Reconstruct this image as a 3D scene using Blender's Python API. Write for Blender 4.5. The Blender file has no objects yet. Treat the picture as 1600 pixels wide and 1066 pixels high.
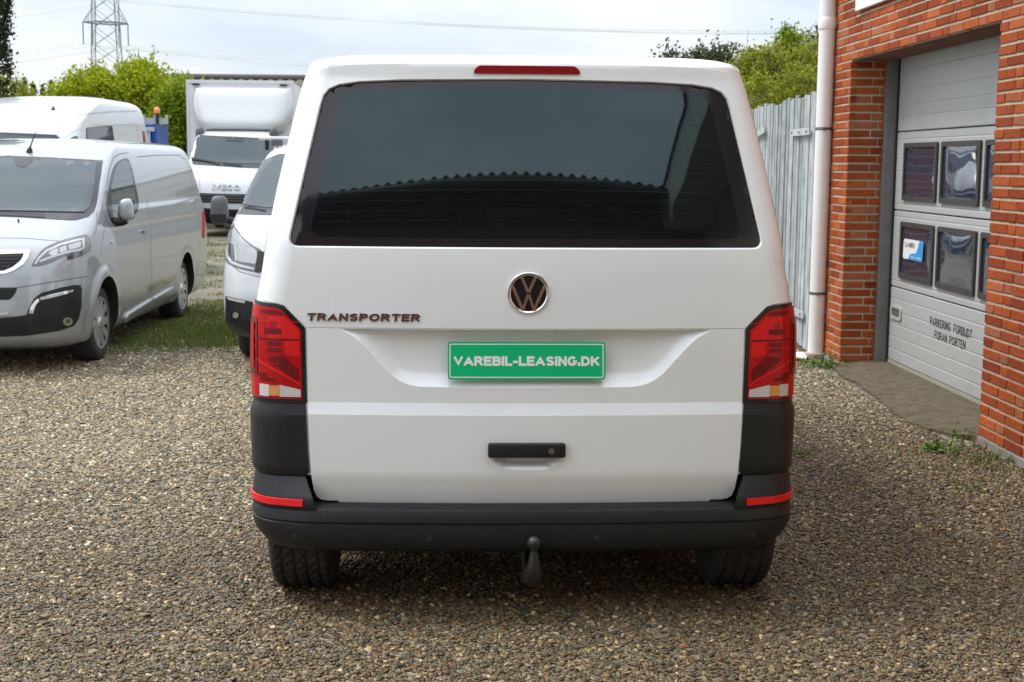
import bpy, bmesh, math, random
import numpy as np
from mathutils import Vector, Matrix
from mathutils.bvhtree import BVHTree
from mathutils.geometry import delaunay_2d_cdt

random.seed(7)
rng = np.random.default_rng(11)
SC = bpy.context.scene
COL = SC.collection

# ------------------------------------------------------------------ camera
FPX = 2100.0
CAM = np.array([0.0, 0.0, 1.6])
_y, _p, _r = math.radians(2.26), math.radians(7.54), math.radians(0.4)
C_F = np.array([math.sin(_y)*math.cos(_p), math.cos(_y)*math.cos(_p), -math.sin(_p)])
_r0 = np.array([math.cos(_y), -math.sin(_y), 0.0])
_u0 = np.cross(_r0, C_F)
C_R = _r0*math.cos(_r) + _u0*math.sin(_r)
C_U = np.cross(C_R, C_F)

cam_data = bpy.data.cameras.new('camera')
cam_data.sensor_width = 36.0
cam_data.lens = FPX*36.0/1600.0
cam_data.clip_start = 0.05
cam_data.clip_end = 2000.0
cam_data.dof.use_dof = True
cam_data.dof.focus_distance = 4.75
cam_data.dof.aperture_fstop = 9.0
cam_ob = bpy.data.objects.new('camera', cam_data)
M = Matrix.Identity(4)
for k in range(3):
    M[k][0], M[k][1], M[k][2], M[k][3] = C_R[k], C_U[k], -C_F[k], CAM[k]
cam_ob.matrix_world = M
COL.objects.link(cam_ob)
SC.camera = cam_ob

# ------------------------------------------------------------------ light
SUN_EL = math.radians(56)
SUN_AZ = (-0.97, 0.243)                     # horizontal direction towards the sun
sun_dir = Vector((SUN_AZ[0]*math.cos(SUN_EL), SUN_AZ[1]*math.cos(SUN_EL), math.sin(SUN_EL)))
sd = bpy.data.lights.new('sun', 'SUN')
sd.energy = 1.7
sd.angle = math.radians(15)
sd.color = (1.0, 0.965, 0.91)
so = bpy.data.objects.new('sun', sd)
so.rotation_euler = sun_dir.to_track_quat('Z', 'Y').to_euler()
so.location = (-8, 6, 14)
COL.objects.link(so)

W = bpy.data.worlds.new('World')
SC.world = W
W.use_nodes = True
nt = W.node_tree
nt.nodes.clear()
wo = nt.nodes.new('ShaderNodeOutputWorld')
sky = nt.nodes.new('ShaderNodeTexSky')
sky.sky_type = 'NISHITA'
sky.sun_disc = False
sky.sun_elevation = SUN_EL
sky.sun_rotation = math.atan2(SUN_AZ[0], SUN_AZ[1])
bg_sky = nt.nodes.new('ShaderNodeBackground')
bg_sky.inputs['Strength'].default_value = 0.10
nt.links.new(sky.outputs[0], bg_sky.inputs['Color'])
# a closed layer of pale cloud with thinner, bluer places
tc = nt.nodes.new('ShaderNodeTexCoord')
mp = nt.nodes.new('ShaderNodeMapping')
mp.inputs['Scale'].default_value = (1.6, 1.6, 5.0)
nt.links.new(tc.outputs['Generated'], mp.inputs['Vector'])
nz = nt.nodes.new('ShaderNodeTexNoise')
nz.inputs['Scale'].default_value = 2.0
nz.inputs['Detail'].default_value = 7.0
nz.inputs['Roughness'].default_value = 0.55
nt.links.new(mp.outputs[0], nz.inputs['Vector'])
cr = nt.nodes.new('ShaderNodeValToRGB')
cr.color_ramp.elements[0].position = 0.36
cr.color_ramp.elements[0].color = (0.64, 0.72, 0.82, 1)
cr.color_ramp.elements[1].position = 0.60
cr.color_ramp.elements[1].color = (0.87, 0.895, 0.915, 1)
nt.links.new(nz.outputs['Fac'], cr.inputs['Fac'])
bg_cl = nt.nodes.new('ShaderNodeBackground')
# an overcast sky grows brighter from the horizon to the zenith
sz = nt.nodes.new('ShaderNodeSeparateXYZ')
nt.links.new(tc.outputs['Generated'], sz.inputs[0])
cl = nt.nodes.new('ShaderNodeClamp'); nt.links.new(sz.outputs['Z'], cl.inputs['Value'])
ma = nt.nodes.new('ShaderNodeMath'); ma.operation = 'MULTIPLY_ADD'
ma.inputs[1].default_value = 0.66*1.9; ma.inputs[2].default_value = 0.66
nt.links.new(cl.outputs[0], ma.inputs[0]); nt.links.new(ma.outputs[0], bg_cl.inputs['Strength'])
nt.links.new(cr.outputs[0], bg_cl.inputs['Color'])
mx = nt.nodes.new('ShaderNodeMixShader')
mx.inputs[0].default_value = 0.90
nt.links.new(bg_sky.outputs[0], mx.inputs[1])
nt.links.new(bg_cl.outputs[0], mx.inputs[2])
nt.links.new(mx.outputs[0], wo.inputs['Surface'])

SC.view_settings.view_transform = 'Standard'
SC.view_settings.look = 'None'
SC.view_settings.gamma = 1.0
SC.view_settings.exposure = 0.64
SC.view_settings.use_curve_mapping = False
SC.render.engine = 'CYCLES'
SC.cycles.use_denoising = True
SC.cycles.max_bounces = 8
SC.cycles.sample_clamp_indirect = 6.0

# ------------------------------------------------------------------ helpers
def ray(px, py):
    return C_F + (px-800)/FPX*C_R - (py-533)/FPX*C_U

def at_x(px, py, x):
    d = ray(px, py); return CAM + d*(x/d[0])

def at_y(px, py, y):
    d = ray(px, py); return CAM + d*(y/d[1])

def at_z(px, py, z=0.0):
    d = ray(px, py); return CAM + d*((z-CAM[2])/d[2])

ORIGIN = {}

def thing(name, label, cat, loc=(0, 0, 0), group=None):
    o = bpy.data.objects.new(name, None)
    o.empty_display_size = 0.2
    o.location = loc
    COL.objects.link(o)
    o['label'] = label; o['category'] = cat
    if group: o['group'] = group
    ORIGIN[o.name] = np.array(loc, float)
    return o

def tag(o, label, cat, group=None):
    o['label'] = label; o['category'] = cat
    if group: o['group'] = group
    return o

def build(name, verts, faces, m, parent=None, smooth=False, sharp=None, mats=None, fmat=None, kind=None):
    """one mesh object from world-space vertices"""
    off = ORIGIN.get(parent.name, np.zeros(3)) if parent is not None else np.zeros(3)
    me = bpy.data.meshes.new(name)
    v = np.asarray(verts, float).reshape(-1, 3) - off
    me.from_pydata(v.tolist(), [], [tuple(int(i) for i in f) for f in faces])
    if mats:
        for mm in mats: me.materials.append(mm)
        if fmat is not None:
            me.polygons.foreach_set('material_index', np.asarray(fmat, dtype=np.int32))
    elif m is not None:
        me.materials.append(m)
    if smooth:
        me.polygons.foreach_set('use_smooth', [True]*len(me.polygons))
        if sharp is not None:
            me.set_sharp_from_angle(angle=math.radians(sharp))
    me.update()
    o = bpy.data.objects.new(name, me)
    COL.objects.link(o)
    if parent is not None:
        o.parent = parent
        ORIGIN[o.name] = off
    else:
        ORIGIN[o.name] = np.zeros(3)
    if kind: o['kind'] = kind
    return o

class MB:
    def __init__(s): s.v = []; s.f = []
    def add(s, v, f):
        n = len(s.v); s.v += [tuple(map(float, p)) for p in v]; s.f += [tuple(i+n for i in q) for q in f]
    def box(s, a, b, bev=0.0):
        (x0, y0, z0), (x1, y1, z1) = a, b
        if bev <= 0:
            v = [(x0,y0,z0),(x1,y0,z0),(x1,y1,z0),(x0,y1,z0),(x0,y0,z1),(x1,y0,z1),(x1,y1,z1),(x0,y1,z1)]
            s.add(v, [(0,3,2,1),(4,5,6,7),(0,1,5,4),(1,2,6,5),(2,3,7,6),(3,0,4,7)])
        else:
            bm = bmesh.new()
            bmesh.ops.create_cube(bm, size=1.0)
            for q in bm.verts:
                q.co = ((x0+x1)/2+q.co.x*(x1-x0), (y0+y1)/2+q.co.y*(y1-y0), (z0+z1)/2+q.co.z*(z1-z0))
            bmesh.ops.bevel(bm, geom=list(bm.edges), offset=bev, segments=2, profile=0.5, affect='EDGES')
            bm.verts.index_update()
            s.add([q.co[:] for q in bm.verts], [[q.index for q in f.verts] for f in bm.faces]); bm.free()
    def obox(s, c, ax, ay, az, bev=0.0):
        """box by centre and three half-axis vectors"""
        t = MB(); t.box((-1,-1,-1), (1,1,1), bev)
        c = np.array(c, float); ax = np.array(ax, float); ay = np.array(ay, float); az = np.array(az, float)
        s.add([c+p[0]*ax+p[1]*ay+p[2]*az for p in t.v], t.f)
    def tube(s, pts, r, n=8, cap=True):
        pts = [np.array(p, float) for p in pts]
        m = len(pts); rs = r if hasattr(r, '__len__') else [r]*m
        base = len(s.v); V = []
        d0 = pts[1]-pts[0]
        ref = np.array((0,0,1.0)) if abs(d0[2]) < 0.8*np.linalg.norm(d0) else np.array((1.0,0,0))
        for i, p in enumerate(pts):
            d = pts[min(i+1,m-1)]-pts[max(i-1,0)]; d = d/np.linalg.norm(d)
            a = np.cross(d, ref); a /= np.linalg.norm(a); b = np.cross(a, d)
            for k in range(n):
                t = 2*math.pi*k/n
                V.append(p+rs[i]*(a*math.cos(t)+b*math.sin(t)))
        F = []
        for i in range(m-1):
            for k in range(n):
                F.append((i*n+k, i*n+(k+1)%n, (i+1)*n+(k+1)%n, (i+1)*n+k))
        if cap:
            F.append(tuple(range(n))[::-1]); F.append(tuple((m-1)*n+k for k in range(n)))
        s.add(V, F)
    def lathe(s, prof, n=32, o=(0,0,0), ax=(1,0,0), ay=(0,1,0), az=(0,0,1), mod=None):
        """profile (r, h) turned about az through o"""
        o = np.array(o, float); ax = np.array(ax, float); ay = np.array(ay, float); az = np.array(az, float)
        V = []; m = len(prof)
        for k in range(n):
            t = 2*math.pi*k/n
            for i, (r, h) in enumerate(prof):
                rr = r if mod is None else mod(r, h, k, i)
                V.append(o+ax*rr*math.cos(t)+ay*rr*math.sin(t)+az*h)
        F = []
        for k in range(n):
            for i in range(m-1):
                a = k*m+i; b = ((k+1) % n)*m+i
                F.append((a, b, b+1, a+1))
        s.add(V, F)
    def prism(s, poly, fa, fb):
        """poly: 2D list; fa, fb map (u, v) to the two ends"""
        n = len(poly)
        V = [fa(*p) for p in poly]+[fb(*p) for p in poly]
        F = [tuple(range(n)), tuple(range(2*n-1, n-1, -1))]
        F += [((i+1) % n, i, n+i, n+(i+1) % n) for i in range(n)]
        s.add(V, F)
    def build(s, name, m, parent=None, smooth=False, sharp=None, kind=None):
        return build(name, s.v, s.f, m, parent, smooth, sharp, kind=kind)

def recalc(o):
    bm = bmesh.new(); bm.from_mesh(o.data)
    bmesh.ops.recalc_face_normals(bm, faces=bm.faces)
    bm.to_mesh(o.data); bm.free()
    return o

# ------------------------------------------------------------------ materials
def mat(name, col, rough=0.5, metal=0.0, coat=0.0, ior=None, spec=None, noise=None, bump=None, emit=None):
    m = bpy.data.materials.new(name); m.use_nodes = True
    n = m.node_tree; b = n.nodes['Principled BSDF']
    b.inputs['Base Color'].default_value = (*col, 1)
    b.inputs['Roughness'].default_value = rough
    b.inputs['Metallic'].default_value = metal
    b.inputs['Coat Weight'].default_value = coat
    b.inputs['Coat Roughness'].default_value = 0.03
    if ior: b.inputs['IOR'].default_value = ior
    if spec is not None: b.inputs['Specular IOR Level'].default_value = spec
    if noise:                               # (scale, amount, tint): uneven colour, dust and wear
        sc, amt, tint = noise
        t = n.nodes.new('ShaderNodeTexCoord')
        z = n.nodes.new('ShaderNodeTexNoise'); z.inputs['Scale'].default_value = sc; z.inputs['Detail'].default_value = 6
        n.links.new(t.outputs['Object'], z.inputs['Vector'])
        r = n.nodes.new('ShaderNodeValToRGB')
        r.color_ramp.elements[0].position = 0.35; r.color_ramp.elements[1].position = 0.72
        r.color_ramp.elements[0].color = (0,0,0,1); r.color_ramp.elements[1].color = (amt,amt,amt,1)
        n.links.new(z.outputs['Fac'], r.inputs['Fac'])
        x = n.nodes.new('ShaderNodeMix'); x.data_type = 'RGBA'
        x.inputs['A'].default_value = (*col, 1); x.inputs['B'].default_value = (*tint, 1)
        n.links.new(r.outputs['Color'], x.inputs['Factor'])
        n.links.new(x.outputs['Result'], b.inputs['Base Color'])
    if bump:
        sc, st, dist = bump
        t = n.nodes.new('ShaderNodeTexCoord')
        z = n.nodes.new('ShaderNodeTexNoise'); z.inputs['Scale'].default_value = sc; z.inputs['Detail'].default_value = 4
        n.links.new(t.outputs['Object'], z.inputs['Vector'])
        u = n.nodes.new('ShaderNodeBump'); u.inputs['Strength'].default_value = st; u.inputs['Distance'].default_value = dist
        n.links.new(z.outputs['Fac'], u.inputs['Height']); n.links.new(u.outputs['Normal'], b.inputs['Normal'])
    return m

def ramp_mat(name, stops, rough=0.8, src='object', bump=None, trans=0.0, spec=None, fine=None, grime=None):
    """colour chosen at random per object or per mesh island"""
    m = bpy.data.materials.new(name); m.use_nodes = True
    n = m.node_tree; b = n.nodes['Principled BSDF']
    b.inputs['Roughness'].default_value = rough
    if spec is not None: b.inputs['Specular IOR Level'].default_value = spec
    if src == 'object':
        i = n.nodes.new('ShaderNodeObjectInfo'); out = i.outputs['Random']
    else:
        i = n.nodes.new('ShaderNodeNewGeometry'); out = i.outputs['Random Per Island']
    r = n.nodes.new('ShaderNodeValToRGB')
    e = r.color_ramp.elements
    while len(e) < len(stops): e.new(0.5)
    for k, (p, c) in enumerate(stops):
        e[k].position = p; e[k].color = (*c, 1)
    n.links.new(out, r.inputs['Fac'])
    last = r.outputs['Color']
    def mul(last, scale, lo, hi, dim='Object', det=5):
        t = n.nodes.new('ShaderNodeNewGeometry' if dim == 'Position' else 'ShaderNodeTexCoord')
        z = n.nodes.new('ShaderNodeTexNoise'); z.inputs['Scale'].default_value = scale; z.inputs['Detail'].default_value = det
        n.links.new(t.outputs[dim], z.inputs['Vector'])
        g = n.nodes.new('ShaderNodeMapRange'); g.inputs['From Min'].default_value = 0.3; g.inputs['From Max'].default_value = 0.7
        g.inputs['To Min'].default_value = lo; g.inputs['To Max'].default_value = hi
        n.links.new(z.outputs['Fac'], g.inputs['Value'])
        x = n.nodes.new('ShaderNodeMix'); x.data_type = 'RGBA'; x.blend_type = 'MULTIPLY'
        x.inputs['Factor'].default_value = 1.0
        n.links.new(last, x.inputs['A']); n.links.new(g.outputs['Result'], x.inputs['B'])
        return x.outputs['Result']
    if fine: last = mul(last, *fine)
    if grime: last = mul(last, *grime)
    n.links.new(last, b.inputs['Base Color'])
    if bump:
        sc, st, dist = bump
        t = n.nodes.new('ShaderNodeTexCoord')
        z = n.nodes.new('ShaderNodeTexNoise'); z.inputs['Scale'].default_value = sc; z.inputs['Detail'].default_value = 5
        n.links.new(t.outputs['Object'], z.inputs['Vector'])
        u = n.nodes.new('ShaderNodeBump'); u.inputs['Strength'].default_value = st; u.inputs['Distance'].default_value = dist
        n.links.new(z.outputs['Fac'], u.inputs['Height']); n.links.new(u.outputs['Normal'], b.inputs['Normal'])
    if trans > 0:
        tr = n.nodes.new('ShaderNodeBsdfTranslucent'); ms = n.nodes.new('ShaderNodeMixShader')
        ms.inputs[0].default_value = trans
        n.links.new(last, tr.inputs['Color'])
        o = n.nodes['Material Output']
        n.links.new(b.outputs[0], ms.inputs[1]); n.links.new(tr.outputs[0], ms.inputs[2]); n.links.new(ms.outputs[0], o.inputs['Surface'])
    return m

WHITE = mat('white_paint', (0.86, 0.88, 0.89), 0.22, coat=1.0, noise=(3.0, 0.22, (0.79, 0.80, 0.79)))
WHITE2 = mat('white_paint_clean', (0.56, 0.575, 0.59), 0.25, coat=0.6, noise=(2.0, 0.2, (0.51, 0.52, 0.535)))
SILVER = mat('silver_paint', (0.355, 0.375, 0.395), 0.30, metal=0.30, coat=1.0, noise=(2.0, 0.15, (0.30, 0.32, 0.34)))
def streaks(m, tint, amt):
    n = m.node_tree; b = n.nodes['Principled BSDF']
    t = n.nodes.new('ShaderNodeTexCoord'); mp = n.nodes.new('ShaderNodeMapping'); mp.inputs['Scale'].default_value = (34, 34, 1.1)
    n.links.new(t.outputs['Object'], mp.inputs['Vector'])
    z = n.nodes.new('ShaderNodeTexNoise'); z.inputs['Scale'].default_value = 1.0; z.inputs['Detail'].default_value = 4
    n.links.new(mp.outputs[0], z.inputs['Vector'])
    r = n.nodes.new('ShaderNodeMapRange'); r.inputs['From Min'].default_value = .56; r.inputs['From Max'].default_value = .80; r.inputs['To Max'].default_value = amt
    n.links.new(z.outputs['Fac'], r.inputs['Value'])
    x = n.nodes.new('ShaderNodeMix'); x.data_type = 'RGBA'; x.inputs['B'].default_value = (*tint, 1)
    n.links.new(r.outputs['Result'], x.inputs['Factor']); n.links.new(b.inputs['Base Color'].links[0].from_socket, x.inputs['A']); n.links.new(x.outputs['Result'], b.inputs['Base Color'])
streaks(WHITE, (0.62, 0.61, 0.58), .09)
GAP = mat('panel_gap', (0.03, 0.03, 0.03), 0.8)
GAPL = mat('panel_gap_light', (0.22, 0.22, 0.22), 0.8)
BLACKP = mat('black_plastic', (0.012, 0.0125, 0.014), 0.42, spec=.38, noise=(60, 0.5, (0.022, 0.022, 0.023)), bump=(420, 0.12, 0.001))
BLACKG = mat('gloss_black', (0.012, 0.012, 0.013), 0.12)
BLACKM = mat('matt_black', (0.012, 0.012, 0.012), 0.75)
GREYP = mat('grey_plastic', (0.085, 0.085, 0.09), 0.5, noise=(30, 0.4, (0.12, 0.12, 0.12)))
RUBBER = mat('tyre_rubber', (0.022, 0.022, 0.022), 0.8, noise=(14, 0.6, (0.06, 0.055, 0.048)))
CHROME = mat('chrome', (0.78, 0.77, 0.76), 0.10, metal=1.0)
ALU = mat('alloy', (0.62, 0.63, 0.64), 0.32, metal=0.75)
STEEL = mat('dull_steel', (0.22, 0.22, 0.225), 0.42, metal=0.7, noise=(12, 0.5, (0.13, 0.12, 0.115)))
GALV = mat('galvanised_steel', (0.20, 0.205, 0.20), 0.5, metal=0.3, noise=(9, 0.5, (0.13, 0.13, 0.125)))
REDL = mat('red_lens', (0.46, 0.003, 0.007), 0.12, coat=0.0, spec=.35)
REDD = mat('dark_red_lens', (0.17, 0.002, 0.005), 0.14, spec=.35)
REDB = mat('bright_red_reflector', (0.74, 0.010, 0.012), 0.2, spec=.35)
ORANGE = mat('amber_lens', (0.70, 0.30, 0.06), 0.14, coat=1.0)
CLEARL = mat('clear_lens', (0.66, 0.65, 0.62), 0.18, metal=0.15, coat=0.6)
GLASSD = mat('tinted_rear_glass', (0.006, 0.007, 0.008), 0.02, ior=1.62)
GLASSB = mat('glass_edge_band', (0.016, 0.014, 0.018), 0.06, ior=1.55)
GLASSW = mat('windscreen_glass', (0.045, 0.062, 0.072), 0.03, ior=1.48)
BANDW = mat('windscreen_band', (0.035, 0.035, 0.042), 0.2, ior=1.40)
GREEN = mat('plate_green', (0.0, 0.46, 0.18), 0.5, spec=0.25)
PLWHITE = mat('plate_white', (0.80, 0.84, 0.82), 0.4)

GLASSD.node_tree.nodes['Principled BSDF'].inputs['Specular Tint'].default_value = (0.74, 0.98, 1.0, 1)
# glass with rain spots
def rainify(m, scale=150.0, thr=0.16):
    n = m.node_tree; b = n.nodes['Principled BSDF']
    t = n.nodes.new('ShaderNodeTexCoord')
    v = n.nodes.new('ShaderNodeTexVoronoi'); v.inputs['Scale'].default_value = scale
    n.links.new(t.outputs['Object'], v.inputs['Vector'])
    z = n.nodes.new('ShaderNodeTexNoise'); z.inputs['Scale'].default_value = 7.0
    n.links.new(t.outputs['Object'], z.inputs['Vector'])
    g = n.nodes.new('ShaderNodeMapRange'); g.inputs['From Min'].default_value = 0.40; g.inputs['From Max'].default_value = 0.75
    g.inputs['To Min'].default_value = 0.02; g.inputs['To Max'].default_value = thr+0.08
    n.links.new(z.outputs['Fac'], g.inputs['Value'])
    s = n.nodes.new('ShaderNodeSeparateColor'); n.links.new(v.outputs['Color'], s.inputs['Color'])
    mu = n.nodes.new('ShaderNodeMath'); mu.operation = 'MULTIPLY'
    n.links.new(g.outputs['Result'], mu.inputs[0]); n.links.new(s.outputs[0], mu.inputs[1])
    lt = n.nodes.new('ShaderNodeMath'); lt.operation = 'SUBTRACT'
    n.links.new(mu.outputs[0], lt.inputs[0]); n.links.new(v.outputs['Distance'], lt.inputs[1])
    mxx = n.nodes.new('ShaderNodeMath'); mxx.operation = 'MAXIMUM'; mxx.inputs[1].default_value = 0.0
    n.links.new(lt.outputs[0], mxx.inputs[0])
    u = n.nodes.new('ShaderNodeBump'); u.inputs['Strength'].default_value = 0.8; u.inputs['Distance'].default_value = 0.02
    n.links.new(mxx.outputs[0], u.inputs['Height']); n.links.new(u.outputs['Normal'], b.inputs['Normal'])
rainify(GLASSD); rainify(GLASSB); rainify(BLACKP, 130.0, .22)

# ------------------------------------------------------------------ ground
def ground_material():
    m = bpy.data.materials.new('gravel_bed'); m.use_nodes = True
    n = m.node_tree; b = n.nodes['Principled BSDF']; b.inputs['Roughness'].default_value = 0.9
    t = n.nodes.new('ShaderNodeTexCoord')
    v = n.nodes.new('ShaderNodeTexVoronoi'); v.inputs['Scale'].default_value = 55.0
    n.links.new(t.outputs['Object'], v.inputs['Vector'])
    s = n.nodes.new('ShaderNodeSeparateColor'); n.links.new(v.outputs['Color'], s.inputs['Color'])
    r = n.nodes.new('ShaderNodeValToRGB'); e = r.color_ramp.elements
    st = [(0, (0.06,0.055,0.045)), (0.2, (0.12,0.105,0.08)), (0.45, (0.19,0.16,0.11)), (0.62, (0.20,0.19,0.165)), (0.8, (0.24,0.18,0.10)), (1.0, (0.36,0.32,0.25))]
    while len(e) < len(st): e.new(0.5)
    for k, (p, c) in enumerate(st): e[k].position = p; e[k].color = (*c, 1)
    n.links.new(s.outputs[0], r.inputs['Fac'])
    z = n.nodes.new('ShaderNodeTexNoise'); z.inputs['Scale'].default_value = 0.9; z.inputs['Detail'].default_value = 5
    n.links.new(t.outputs['Object'], z.inputs['Vector'])
    g = n.nodes.new('ShaderNodeMapRange'); g.inputs['From Min'].default_value = 0.35; g.inputs['From Max'].default_value = 0.65
    g.inputs['To Min'].default_value = 0.75; g.inputs['To Max'].default_value = 1.12
    n.links.new(z.outputs['Fac'], g.inputs['Value'])
    x = n.nodes.new('ShaderNodeMix'); x.data_type = 'RGBA'; x.blend_type = 'MULTIPLY'; x.inputs['Factor'].default_value = 1
    n.links.new(r.outputs['Color'], x.inputs['A']); n.links.new(g.outputs['Result'], x.inputs['B'])
    n.links.new(x.outputs['Result'], b.inputs['Base Color'])
    u = n.nodes.new('ShaderNodeBump'); u.inputs['Strength'].default_value = 0.9; u.inputs['Distance'].default_value = 0.012; u.invert = True
    n.links.new(v.outputs['Distance'], u.inputs['Height']); n.links.new(u.outputs['Normal'], b.inputs['Normal'])
    return m
build('gravel_yard', [(-60,-40,0),(60,-40,0),(60,52,0),(-60,52,0)], [(0,1,2,3)], ground_material(), kind='structure')
FIELD = mat('field_grass', (0.07, 0.10, 0.03), 0.9, noise=(0.2, 0.8, (0.12, 0.12, 0.05)))
build('field', [(-900,-900,-0.02),(900,-900,-0.02),(900,1200,-0.02),(-900,1200,-0.02)], [(0,1,2,3)], FIELD, kind='structure')

PEBBLE = ramp_mat('pebble', [(0, (0.054,0.045,0.031)), (0.18, (0.133,0.112,0.074)), (0.36, (0.227,0.183,0.110)), (0.52, (0.267,0.237,0.174)), (0.66, (0.335,0.250,0.122)), (0.74, (0.281,0.150,0.058)), (0.86, (0.415,0.344,0.211)), (0.95, (0.535,0.449,0.296)), (1.0, (0.736,0.636,0.465))],
                  rough=0.62, src='object', fine=(60, 0.8, 1.15))

SHADED = ramp_mat('shaded_pebble', [(0, (0.028,0.021,0.012)), (0.18, (0.063,0.047,0.024)), (0.36, (0.109,0.078,0.035)), (0.52, (0.128,0.101,0.057)), (0.66, (0.166,0.105,0.038)), (0.74, (0.150,0.063,0.017)), (0.86, (0.212,0.153,0.070)), (0.95, (0.312,0.228,0.112)), (1.0, (0.556,0.436,0.252))],
                rough=0.5, src='object', fine=(60, 0.8, 1.15))  # darker copy of the pebble colours, with foreground shade put into them
def pebbles(name, pts, smin, smax, seed, m=None):
    me = bpy.data.meshes.new(name)
    me.from_pydata(pts.tolist(), [], [])
    o = bpy.data.objects.new(name, me); COL.objects.link(o); o['kind'] = 'stuff'
    g = bpy.data.node_groups.new(name, 'GeometryNodeTree')
    g.interface.new_socket(name='Geometry', in_out='INPUT', socket_type='NodeSocketGeometry')
    g.interface.new_socket(name='Geometry', in_out='OUTPUT', socket_type='NodeSocketGeometry')
    N = g.nodes.new; L = g.links.new
    gi = N('NodeGroupInput'); go = N('NodeGroupOutput')
    ico = N('GeometryNodeMeshIcoSphere'); ico.inputs['Radius'].default_value = 0.5; ico.inputs['Subdivisions'].default_value = 2
    nz = N('ShaderNodeTexNoise'); nz.inputs['Scale'].default_value = 1.6; nz.inputs['Detail'].default_value = 1.0
    sub = N('ShaderNodeVectorMath'); sub.operation = 'SUBTRACT'; sub.inputs[1].default_value = (0.5, 0.5, 0.5)
    L(nz.outputs['Color'], sub.inputs[0])
    sc = N('ShaderNodeVectorMath'); sc.operation = 'SCALE'; sc.inputs['Scale'].default_value = 0.75
    L(sub.outputs[0], sc.inputs[0])
    sp = N('GeometryNodeSetPosition'); L(ico.outputs['Mesh'], sp.inputs['Geometry']); L(sc.outputs[0], sp.inputs['Offset'])
    sh = N('GeometryNodeSetShadeSmooth'); L(sp.outputs[0], sh.inputs[0])
    sm = N('GeometryNodeSetMaterial'); sm.inputs['Material'].default_value = m or PEBBLE; L(sh.outputs[0], sm.inputs[0])
    iop = N('GeometryNodeInstanceOnPoints'); L(gi.outputs[0], iop.inputs['Points']); L(sm.outputs[0], iop.inputs['Instance'])
    rr = N('FunctionNodeRandomValue'); rr.data_type = 'FLOAT_VECTOR'
    rr.inputs[0].default_value = (-0.45, -0.45, 0); rr.inputs[1].default_value = (0.45, 0.45, 6.28); rr.inputs['Seed'].default_value = seed
    L(rr.outputs[0], iop.inputs['Rotation'])
    rs = N('FunctionNodeRandomValue'); rs.data_type = 'FLOAT_VECTOR'
    rs.inputs[0].default_value = (0.8, 0.6, 0.40); rs.inputs[1].default_value = (1.35, 1.0, 0.75); rs.inputs['Seed'].default_value = seed+1
    ru = N('FunctionNodeRandomValue'); ru.data_type = 'FLOAT'
    ru.inputs[2].default_value = 0.0; ru.inputs[3].default_value = 1.0; ru.inputs['Seed'].default_value = seed+2
    pw = N('ShaderNodeMath'); pw.operation = 'POWER'; pw.inputs[1].default_value = 2.6; L(ru.outputs[1], pw.inputs[0])
    mr = N('ShaderNodeMapRange'); mr.inputs['To Min'].default_value = smin; mr.inputs['To Max'].default_value = smax
    L(pw.outputs[0], mr.inputs['Value'])
    ss = N('ShaderNodeVectorMath'); ss.operation = 'SCALE'; L(rs.outputs[0], ss.inputs[0]); L(mr.outputs['Result'], ss.inputs['Scale'])
    L(ss.outputs[0], iop.inputs['Scale'])
    L(iop.outputs[0], go.inputs[0])
    md = o.modifiers.new('scatter', 'NODES'); md.node_group = g
    return o

def scatter(y0, y1, dens, margin=0.7):
    out = []
    n = int((y1-y0)*14*dens)
    y = rng.uniform(y0, y1, n); x = rng.uniform(-7, 7, n)
    lo = y*math.tan(math.radians(2.26-21.0))-margin; hi = np.minimum(y*math.tan(math.radians(2.26+21.0))+margin, 3.0)
    k = (x > lo) & (x < hi)
    # the concrete strip in front of the door stays clear
    k &= ~((x > 2.86) & (y > 7.5) & (y < 10.7))
    z = rng.uniform(-0.003, 0.005, n)
    return np.stack([x, y, z], 1)[k]
# darker stones paint shade near camera and wall; dry dusty gravel in the yard
def shade_mask(p):
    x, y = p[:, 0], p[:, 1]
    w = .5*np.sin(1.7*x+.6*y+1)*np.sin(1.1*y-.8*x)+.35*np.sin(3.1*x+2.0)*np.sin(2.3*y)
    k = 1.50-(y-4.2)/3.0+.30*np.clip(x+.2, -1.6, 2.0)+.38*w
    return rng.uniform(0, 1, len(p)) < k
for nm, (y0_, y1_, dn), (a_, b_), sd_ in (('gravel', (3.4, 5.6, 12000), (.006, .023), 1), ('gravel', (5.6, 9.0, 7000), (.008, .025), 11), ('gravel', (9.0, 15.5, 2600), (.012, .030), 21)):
    P_ = scatter(y0_, y1_, dn); d_ = shade_mask(P_)
    if d_.any(): pebbles(nm, P_[d_], a_, b_, sd_, SHADED)
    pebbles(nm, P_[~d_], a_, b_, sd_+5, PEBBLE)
# a few bigger stones
big_ = scatter(3.6, 9.0, 9); pebbles('gravel', big_, .026, .044, 41, SHADED)

# ------------------------------------------------------------------ vehicle bodies: stacked horizontal slices
def pchip(t, y, tq):
    t = np.asarray(t, float); y = np.asarray(y, float)
    h = np.diff(t); d = np.diff(y)/h
    m = np.zeros_like(y)
    m[0], m[-1] = d[0], d[-1]
    for i in range(1, len(y)-1):
        if d[i-1]*d[i] <= 0: m[i] = 0
        else:
            w1 = 2*h[i]+h[i-1]; w2 = h[i]+2*h[i-1]
            m[i] = (w1+w2)/(w1/d[i-1]+w2/d[i])
    k = np.clip(np.searchsorted(t, tq)-1, 0, len(h)-1)
    s = (tq-t[k])/h[k]
    return ((1+2*s)*(1-s)**2*y[k] + s*(1-s)**2*h[k]*m[k] + s*s*(3-2*s)*y[k+1] + s*s*(s-1)*h[k]*m[k+1])

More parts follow.
